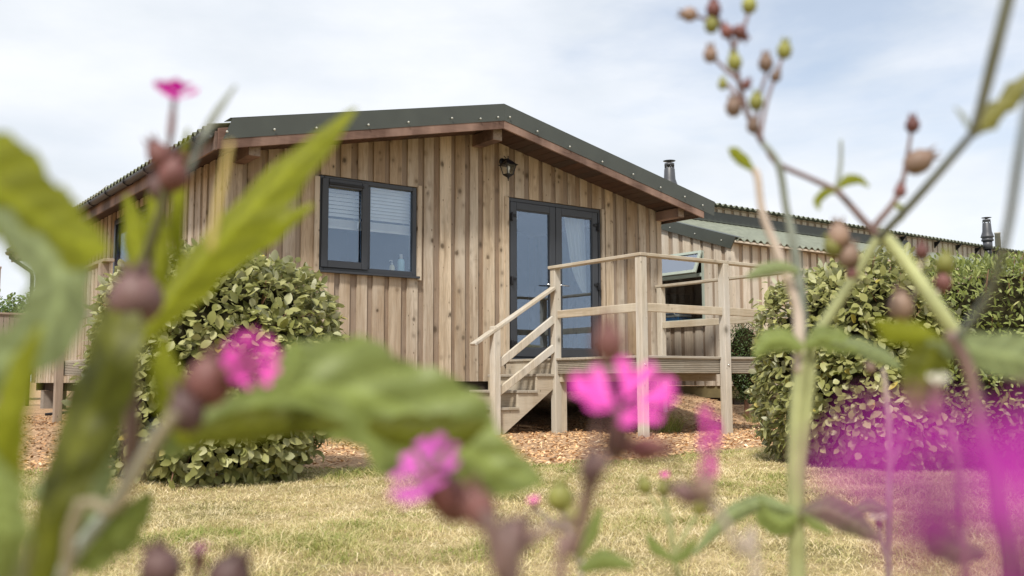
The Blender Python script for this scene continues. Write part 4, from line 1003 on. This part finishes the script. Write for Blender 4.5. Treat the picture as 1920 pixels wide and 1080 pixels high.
# big leaved plant at the far left
p = Plant('broad leaved plant with big yellow green and grey green leaves at the left edge', gbase(20, .30), 'plant', 'broad_leaved_plant')
p.stem([(30, 1150, .30), (0, 900, .29), (-60, 650, .29), (-120, 450, .29), (-150, 300, .29)], [14, 12, 10, 8, 6], S_lime, True)
p.leaf([(-190, 230, .31, 40), (-60, 320, .30, 95), (40, 385, .30, 88), (110, 440, .30, 62), (165, 462, .30, 45), (205, 470, .30, 8)], G_lime, .10, .08, wave=.04)
p.leaf([(-30, 385, .30, 10), (30, 425, .30, 38), (80, 460, .30, 52), (116, 515, .30, 58), (108, 590, .30, 58), (55, 650, .30, 56), (-20, 695, .30, 56), (-110, 730, .30, 20)], G_grey, .10, .04, .15, wave=.04, seedk=3)
p.leaf([(75, 610, .27, 6), (40, 690, .27, 26), (8, 800, .27, 40), (-25, 930, .28, 60), (-60, 1040, .29, 20)], G_lime, .08, .2, seedk=4)
p.leaf([(-40, 850, .25, 20), (0, 930, .25, 45), (5, 1010, .25, 48), (-20, 1110, .26, 20)], G_mid, .1, .2, seedk=5)
# tall campion at the left
p = Plant('tall campion with one pink flower high against the sky at the left', gbase(90, .44))
p.stem([(60, 1120, .44), (120, 980, .44), (165, 840, .44), (205, 700, .44), (245, 590, .44), (275, 480, .44), (300, 400, .44), (312, 340, .44)], [20, 20, 17, 15, 13, 11, 9, 8], fgm('olive_stem', (.16, .15, .05), .1), True)
p.stem([(312, 345, .44), (318, 290, .44), (319, 240, .44)], [8, 6, 5], S_purp)
p.flower(326, 190, .44, 50, (.05, -1, .10), P_mag, cup=.56, callen=1.5, calw=.13, cmat=K_red, pw=1.25, notch=.18)
p.bud(298, 290, .44, 22, 1.4, (-.6, -1, 0), K_red); p.bud(326, 325, .44, 27, 1.3, (.25, -1, 0), K_red); p.bud(300, 350, .445, 22, 1.3, (-.3, -1, 0), K_purp)
p.leaf([(262, 640, .43, 12), (330, 545, .42, 44), (420, 445, .41, 52), (510, 350, .41, 46), (600, 262, .41, 27), (668, 202, .41, 4)], G_lime, .05, .35, .35)
p.leaf([(350, 560, .44, 8), (430, 480, .44, 26), (510, 425, .44, 27), (588, 383, .44, 4)], G_lime, .04, .3, .2, seedk=2)
p.leaf([(262, 590, .45, 18), (262, 520, .45, 34), (250, 440, .45, 30), (236, 365, .45, 6)], G_lime, .05, .3, .2, seedk=6)
p.leaf([(300, 560, .45, 10), (296, 480, .45, 26), (288, 400, .45, 24), (285, 340, .45, 5)], G_lime, .05, .3, .2, seedk=7)
p.leaf([(335, 520, .46, 6), (330, 420, .46, 14), (336, 330, .46, 12), (352, 240, .46, 3)], G_lime, .03, .3, seedk=8)
p.leaf([(350, 330, .46, 4), (372, 270, .46, 8), (405, 210, .46, 8), (442, 160, .46, 3)], S_grey, .03, .3, seedk=9)
p.stem([(395, 470, .34), (412, 370, .34), (432, 265, .34)], [6, 6, 4], fgm('straw_stem', (.52, .42, .16), .2))
p.leaf([(70, 1100, .32, 25), (100, 960, .32, 46), (150, 820, .33, 62), (195, 700, .34, 66), (215, 600, .35, 50), (225, 520, .36, 12)], G_dark, .05, .25, .2, seedk=10)
p.leaf([(95, 1060, .37, 10), (170, 1030, .37, 46), (235, 985, .37, 40), (285, 925, .37, 6)], G_mid, .14, .2, seedk=14)
p.leaf([(60, 930, .34, 8), (110, 900, .34, 30), (160, 850, .34, 24), (190, 800, .34, 4)], G_grey, .1, .2, seedk=15)
p.bud(255, 555, .36, 50, 1.05, (0, -1, 0), K_purp)
p.stem([(250, 620, .38), (246, 730, .38), (246, 860, .39), (235, 910, .40)], [18, 14, 16, 12], S_purp)
p.leaf([(205, 780, .36, 10), (165, 870, .36, 52), (120, 960, .36, 62), (85, 1090, .37, 30)], G_grey, .06, .2, seedk=11)
p.leaf([(110, 1010, .40, 12), (190, 985, .40, 40), (150, 900, .40, 35), (215, 830, .40, 8)], G_mid, .1, .2, seedk=12)
p.stem([(80, 1110, .36), (170, 1000, .36), (240, 905, .36), (300, 800, .36)], [12, 13, 12, 14], S_grey)
# campion in front of the left shrub
p = Plant('pink campion with a dusky red calyx in front of the left silvery shrub', gbase(180, .29, .02, .01))
p.stem([(120, 1130, .31), (220, 950, .31), (290, 830, .31), (330, 775, .31)], [11, 12, 12, 13], fgm('green_purple_stem', (.20, .17, .11), .1), True)
p.flower(466, 678, .31, 62, (.55, -.30, -.75), P_pink, cup=.30, callen=1.9, calw=.50, cmat=K_red, pw=.98, notch=.32)
p.bud(392, 712, .325, 44, 1.2, (.3, -1, 0), K_red); p.bud(348, 768, .32, 34, 1.3, (-.2, -1, 0), K_purp)
p.leaf([(350, 830, .33, 12), (322, 760, .33, 36), (305, 690, .33, 30), (306, 630, .33, 4)], G_lime, .05, .25, seedk=2)
p.leaf([(300, 850, .36, 14), (380, 805, .37, 34), (470, 765, .37, 40), (560, 722, .37, 82), (650, 735, .37, 100), (740, 762, .37, 110), (810, 800, .37, 98), (872, 845, .37, 84), (930, 876, .37, 60), (980, 895, .37, 32), (1022, 905, .37, 3)], G_mid, .13, .08, .1, wave=.15, seedk=5)
p.leaf([(330, 830, .36, 10), (450, 800, .36, 34), (560, 790, .36, 26), (650, 800, .36, 5)], G_dark, .05, .2, seedk=6)
p.leaf([(520, 740, .35, 12), (545, 690, .35, 36), (556, 640, .35, 10)], G_mid, .1, .2, seedk=7)
p.leaf([(690, 800, .355, 14), (770, 812, .355, 36), (850, 815, .355, 36), (915, 795, .355, 5)], G_dark, .08, .2, seedk=8)
# bottom left small blooms
p = Plant('low campion with a small pink bloom between two dark buds, bottom left', gbase(370, .38))
p.stem([(365, 1150, .38), (370, 1090, .38), (374, 1060, .38)], [6, 6, 5], S_purp, True)
p.flower(375, 1040, .38, 25, (.1, -1, -.3), P_viol, cup=.9, callen=1.1, calw=.4)
p.bud(300, 1062, .34, 38, 1.1, (-.3, -1, 0), K_purp); p.bud(432, 1080, .34, 42, 1.1, (.4, -1, 0), K_purp)
p.stem([(365, 1150, .38), (330, 1120, .36), (305, 1095, .34)], [6, 6, 6], S_purp); p.stem([(365, 1150, .38), (400, 1130, .36), (430, 1110, .34)], [6, 6, 6], S_purp)
# violet bloom lower centre
p = Plant('campion with a large violet pink bloom below the broad green leaf', gbase(950, .27))
p.stem([(955, 1160, .27), (945, 1080, .27), (925, 1000, .27), (905, 960, .27)], [26, 24, 20, 16], S_purp, True)
p.flower(806, 893, .30, 86, (-.5, -.70, -.5), P_viol, cup=.25, callen=1.4, calw=.44, cmat=K_red, pw=1.0, notch=.34)
p.bud(897, 950, .275, 32, 1.4, (-.4, -1, 0), K_red); p.bud(968, 1005, .28, 26, 1.5, (.5, -1, 0), K_purp)
p.stem([(950, 1060, .28), (1010, 1000, .30), (1070, 975, .34)], [12, 10, 8], S_purp)
p.bud(1085, 965, .34, 20, 1.3, (.8, -.7, 0), K_green)
# small pink dot and pale bud
p = Plant('slender campion with a tiny pink dot of bloom beside a pale green bud', gbase(1060, .55))
p.stem([(1090, 1140, .55), (1085, 1060, .55), (1065, 990, .55), (1052, 955, .55)], [6, 6, 5, 5], S_pale, True)
p.stem([(1065, 995, .55), (1030, 975, .55), (1004, 955, .55)], [5, 4, 4], S_pale)
p.flower(1001, 945, .55, 17, (-.2, -1, -.4), P_pink, cup=.7, callen=1.0, calw=.4, cmat=K_pale)
p.bud(1050, 930, .55, 24, 1.15, (0, -1, 0), K_green)
p.leaf([(1085, 1050, .54, 5), (1110, 1000, .54, 14), (1128, 950, .54, 3)], G_mid, .0, .3, seedk=3); p.leaf([(1088, 1070, .5, 8), (1130, 1050, .5, 22), (1190, 1062, .5, 5)], G_mid, .0, .3, seedk=4)
# big pink bloom in front of the deck
p = Plant('campion with a large bright pink spreading bloom in front of the deck', gbase(1090, .28))
p.stem([(1050, 1180, .29), (1075, 1040, .29), (1100, 930, .285), (1128, 860, .28)], [11, 12, 14, 20], S_purp, True)
p.flower(1163, 772, .30, 116, (.04, -.86, -.46), P_pink, cup=.42, callen=.95, calw=.22, cmat=K_purp, notch=.42, pw=.86, ph=.95)
p.stem([(1110, 900, .31), (1118, 800, .31), (1130, 700, .31), (1138, 670, .31)], [7, 6, 6, 6], S_purp)
p.bud(1142, 640, .25, 30, 1.45, (-.1, -1, 0), K_red); p.bud(1108, 875, .28, 22, 1.6, (.1, -1, 0), K_purp)
# edge-on bloom
p = Plant('campion bloom seen edge on, a narrow upright pink shape near the deck corner', gbase(1390, .31))
p.stem([(1420, 1150, .31), (1390, 1040, .31), (1345, 955, .31), (1325, 925, .31)], [7, 7, 7, 7], S_pale, True)
p.flower(1320, 838, .36, 84, (.88, -.05, -.47), P_pink, cup=.10, cal=False, petals=5, pw=1.2, notch=.15)
p.bud(1322, 915, .31, 20, 1.3, (0, -1, 0), K_pale); p.bud(1285, 925, .33, 20, 1.6, (-1, -.4, 0), K_purp); p.bud(1216, 842, .30, 24, 1.7, (1, -.05, 0), K_red)
p.stem([(1330, 960, .31), (1290, 900, .28), (1245, 850, .245)], [5, 4, 4], S_purp)
# small pale green sprig
p = Plant('small pale green campion sprig with tight buds above the lawn', gbase(1262, .62))
p.stem([(1275, 1160, .62), (1265, 1060, .62), (1256, 980, .62), (1244, 930, .62)], [5, 5, 5, 4], S_lime, True)
p.stem([(1262, 1050, .62), (1285, 1000, .62), (1312, 960, .62)], [4, 4, 3], S_lime); p.stem([(1256, 985, .62), (1225, 940, .62), (1208, 915, .62)], [4, 3, 3], S_lime)
p.bud(1244, 915, .62, 12, 1.3, (0, -1, 0), K_green); p.bud(1208, 910, .62, 13, 1.3, (-.4, -1, 0), K_green); p.bud(1312, 950, .62, 12, 1.3, (.2, -1, 0), K_green)
p.flower(1246, 898, .62, 15, (0, -1, -.3), P_pink, cup=.9, cal=False)
p.leaf([(1262, 1055, .61, 4), (1285, 1040, .61, 12), (1305, 1010, .61, 3)], G_mid, seedk=1); p.leaf([(1264, 1050, .61, 4), (1230, 1030, .61, 12), (1212, 1000, .61, 3)], G_mid, seedk=2)

# tall seed-head campion
p = Plant('tall branching campion gone to seed on a lime green main stem', gbase(1495, .60), name='seeding_campion')
d = .62
p.stem([(1497, 1150, d), (1493, 1000, d), (1492, 850, d), (1497, 740, d), (1508, 655, d)], [17, 16, 15, 14, 13], S_lime, True)
p.stem([(1496, 980, d), (1503, 860, d), (1517, 740, d), (1520, 670, d), (1508, 640, d)], [8, 9, 9, 8, 7], S_lime, name='branch')
p.stem([(1500, 700, d), (1498, 600, d), (1490, 560, d), (1457, 470, d), (1430, 400, d), (1420, 330, d), (1410, 318, d)], [13, 11, 9, 8, 7, 7, 6], S_pale, name='branch')
p.stem([(1505, 640, d), (1500, 540, d), (1488, 455, d), (1474, 390, d), (1460, 310, d), (1430, 268, d)], [9, 9, 8, 7, 7, 6], S_grey, name='branch')
p.stem([(1508, 655, d), (1550, 600, d), (1610, 505, d), (1648, 444, d)], [12, 11, 10, 9], S_lime, name='branch')
p.stem([(1800, 640, .6), (1760, 580, .6), (1712, 510, .61), (1668, 455, .62), (1645, 435, .62)], [15, 14, 13, 13, 10], S_lime, name='branch')
p.stem([(1645, 440, d), (1625, 420, d), (1590, 380, d), (1568, 357, d)], [8, 7, 6, 6], S_purp, name='branch')
p.stem([(1568, 357, d), (1520, 335, d), (1460, 308, d), (1440, 285, d)], [6, 5, 5, 5], S_purp, name='branch')
p.stem([(1568, 357, d), (1576, 310, d), (1577, 262, d)], [5, 4, 3], S_grey, name='branch')
p.stem([(1645, 440, d), (1640, 425, d), (1672, 385, d), (1690, 350, d), (1700, 300, d), (1708, 250, d)], [8, 7, 6, 5, 4, 3], S_purp, name='branch')
p.stem([(1430, 268, d), (1402, 215, d), (1385, 150, d), (1372, 80, d), (1345, 40, d)], [6, 5, 5, 4, 4], S_purp, name='branch')
for q_ in (((1425, 262), (1438, 190), (1468, 105)), ((1402, 210), (1375, 170), (1355, 150)), ((1385, 150), (1360, 130), (1335, 105)), ((1375, 90), (1395, 50), (1404, 20)), ((1350, 45), (1320, 35), (1296, 28)), ((1418, 240), (1425, 180), (1440, 130)), ((1360, 70), (1345, 30), (1338, 10))):
    p.stem([(x, y, d) for x, y in q_], [4, 3.5, 3], S_purp, name='branch')
for x, y, r, m_, dv in ((1291, 27, 13, K_pale, (-1, -.1, 0)), (1338, 16, 14, K_red, (0, -1, 0)), (1334, 46, 13, K_green, (0, -1, 0)), (1405, 8, 14, K_green, (0, -1, 0)), (1388, 62, 13, K_red, (.7, .7, 0)), (1362, 58, 12, K_red, (-.5, -1, 0)), (1332, 101, 13, K_pale, (0, -1, 0)), (1377, 115, 14, K_green, (-.1, -1, 0)), (1471, 93, 14, K_green, (.1, -1, 0)), (1436, 117, 14, K_pale, (0, -1, 0)), (1355, 157, 9, K_green, (0, -1, 0)), (1375, 200, 15, K_pale, (-.1, -1, 0)), (1418, 190, 14, K_green, (.1, -1, 0)), (1455, 142, 10, K_pale, (.4, -1, 0)), (1412, 235, 12, K_pale, (0, -1, 0)), (1400, 158, 9, K_red, (.5, -1, 0)),
        (1711, 233, 13, K_red, (0, -1, 0)), (1724, 302, 23, K_pale, (.9, -.5, 0)), (1688, 357, 11, K_red, (.1, -1, 0)), (1572, 440, 20, K_pale, (0, -1, 0)), (1592, 478, 19, K_pale, (.2, -1, 0)), (1560, 462, 16, K_green, (-.3, -1, 0)), (1598, 512, 12, K_red, (.2, -1, 0)), (1728, 470, 13, K_red, (0, -1, 0)), (1772, 492, 17, K_green, (.2, -1, 0)), (1768, 528, 15, K_red, (0, -1, 0)), (1690, 572, 23, K_pale, (0, -1, 0))):
    p.bud(x, y, d, r, 1.3, dv, m_)
p.stem([(1610, 530, d), (1595, 500, d), (1580, 460, d)], [5, 4, 4], S_pale, name='branch'); p.stem([(1712, 560, d), (1722, 520, d), (1728, 485, d)], [4, 4, 4], S_pale, name='branch'); p.stem([(1740, 580, d), (1760, 545, d), (1770, 510, d)], [4, 4, 4], S_pale, name='branch'); p.stem([(1720, 640, d), (1705, 610, d), (1692, 590, d)], [5, 4, 4], S_pale, name='branch')
for pts, m_, k in (([(1412, 318, 4), (1396, 302, 12), (1376, 284, 11), (1366, 278, 2)], G_lime, 1), ([(1566, 357, 4), (1545, 362, 9), (1532, 378, 8), (1536, 394, 2)], G_lime, 2), ([(1572, 352, 4), (1592, 336, 11), (1612, 336, 8), (1630, 350, 2)], G_lime, 3), ([(1678, 383, 4), (1694, 392, 8), (1692, 414, 2)], G_lime, 4),
        ([(1506, 655, 8), (1470, 636, 22), (1440, 640, 22), (1415, 668, 5)], G_mid, 5), ([(1512, 650, 8), (1540, 632, 22), (1575, 640, 24), (1610, 660, 5)], G_mid, 6), ([(1500, 510, 4), (1470, 500, 12), (1435, 505, 14), (1400, 520, 4)], G_grey, 7), ([(1560, 640, 5), (1610, 650, 17), (1660, 670, 15), (1690, 690, 4)], G_grey, 8), ([(1494, 970, 8), (1468, 985, 26), (1442, 970, 26), (1426, 935, 5)], G_mid, 9), ([(1498, 965, 8), (1550, 955, 26), (1600, 980, 26), (1650, 1015, 5)], G_brown, 10), ([(1490, 960, 6), (1430, 940, 16), (1370, 965, 18), (1300, 1040, 4)], G_grey, 11), ([(1500, 960, 6), (1530, 985, 12), (1560, 1000, 4)], G_mid, 12)):
    p.leaf([(x, y, d - .01, h) for x, y, h in pts], m_, .04, .3, seedk=k)
p.stem([(1650, 444, .61), (1706, 385, .56), (1770, 312, .50), (1825, 248, .46)], [8, 8, 8, 7], S_grey, name='branch')
p.leaf([(1822, 250, .46, 8), (1848, 228, .46, 22), (1880, 200, .46, 18), (1910, 168, .46, 20), (1950, 130, .46, 10)], fgm('mottled_olive_leaf', (.24, .23, .07), .3), .15, .3)
p.leaf([(1822, 250, .46, 3), (1808, 220, .46, 6), (1790, 200, .46, 2)], S_grey, seedk=2)
p.stem([(1825, 248, .46), (1842, 190, .44), (1866, 95, .42), (1905, -60, .40)], [8, 10, 12, 12], S_grey, name='branch')
# right side big-leaved stem
p = Plant('stout campion stem carrying a drooping dark leaf and a long pale leaf', gbase(1870, .42), name='seeding_campion')
d = .42
p.stem([(1895, 1170, d), (1872, 960, d), (1842, 800, d), (1815, 690, d), (1780, 625, d)], [14, 13, 12, 12, 12], S_purp, True)
p.stem([(1790, 640, .42), (1850, 560, .40), (1887, 440, .37), (1910, 300, .35), (1935, 150, .34)], [8, 8, 8, 9, 8], S_grey, name='branch')
p.leaf([(1765, 630, d, 10), (1748, 665, d, 44), (1728, 720, d, 42), (1712, 775, d, 6)], G_dark, .05, .2, seedk=1)
p.leaf([(1740, 640, d, 10), (1820, 655, d, 32), (1900, 668, d, 44), (1990, 690, d, 44), (2080, 720, d, 8)], G_grey, .05, .2, seedk=2)
p.leaf([(1770, 640, d, 8), (1715, 625, d, 24), (1670, 622, d, 22), (1640, 600, d, 4)], G_lime, .05, .2, seedk=3)
p.leaf([(1845, 1040, d, 8), (1800, 1040, d, 24), (1762, 1020, d, 30), (1738, 985, d, 8)], G_brown, .05, .2, seedk=4)
# white bloom
p = Plant('campion with a small cream white flower above a pinkish calyx at the right', gbase(1800, .50))
d = .38
p.stem([(1815, 1150, d), (1805, 1000, d), (1795, 880, d), (1778, 800, d)], [7, 7, 6, 6], S_purp, True)
p.flower(1757, 722, d, 27, (-.1, -1, -.35), P_white, cup=.7, callen=2.4, calw=.45, cmat=K_pale)
p = Plant('thin pale pinkish campion stalk with tight buds in front of the right shrubs', gbase(1665, .75), name='seeding_campion')
d = .75
p.stem([(1668, 1150, d), (1664, 1000, d), (1668, 850, d), (1662, 740, d), (1655, 690, d)], [6, 6, 6, 5, 4], S_pale, True)
p.bud(1652, 672, d, 12, 1.2, (0, -1, 0), K_green); p.bud(1632, 690, d, 10, 1.2, (-.5, -1, 0), K_pale); p.bud(1690, 820, d, 11, 1.3, (.5, -1, 0), K_pale)
p.flower(1646, 972, d, 17, (-.2, -1, -.3), P_white, cup=.3, callen=1.2)
p.stem([(1668, 880, d), (1680, 850, d), (1690, 830, d)], [4, 4, 3], S_pale, name='branch'); p.stem([(1667, 1060, d), (1655, 1030, d), (1646, 985, d)], [4, 4, 3], S_pale, name='branch')
p.leaf([(1664, 960, d, 4), (1630, 950, d, 14), (1590, 965, d, 4)], G_grey, seedk=1)
# magenta blur almost touching the lens
p = Plant('magenta campion bloom almost touching the lens at the lower right', gbase(1850, .085, .004, 0))
p.stem([(1900, 1700, .095), (1850, 1350, .09), (1770, 1120, .080), (1748, 1000, .076)], [12, 12, 12, 12], S_purp, True)
p.flower(1760, 905, .070, 235, (-.1, -1, -.36), P_deep, cup=.12, callen=.7, calw=.16, cmat=K_purp)
p = Plant('magenta campion bloom cut by the lower right corner of the view', gbase(2000, .10, .004, 0))
p.stem([(2060, 1700, .10), (2040, 1350, .10), (2030, 1250, .10)], [26, 26, 26], S_purp, True)
p.flower(1935, 1020, .074, 290, (-.35, -.6, -.70), P_deep, cup=.3, callen=.7, calw=.2, cmat=K_purp)
p = Plant('dusky pink campion bloom just below the lens at the bottom of the view', gbase(700, .11, 0, 0))
p.stem([(700, 1800, .115), (700, 1500, .11), (700, 1330, .11)], [22, 22, 22], S_purp, True)
p.flower(700, 1235, .11, 150, (0, -.9, -.4), P_viol, cup=.35, callen=.8, calw=.3, cmat=K_purp)
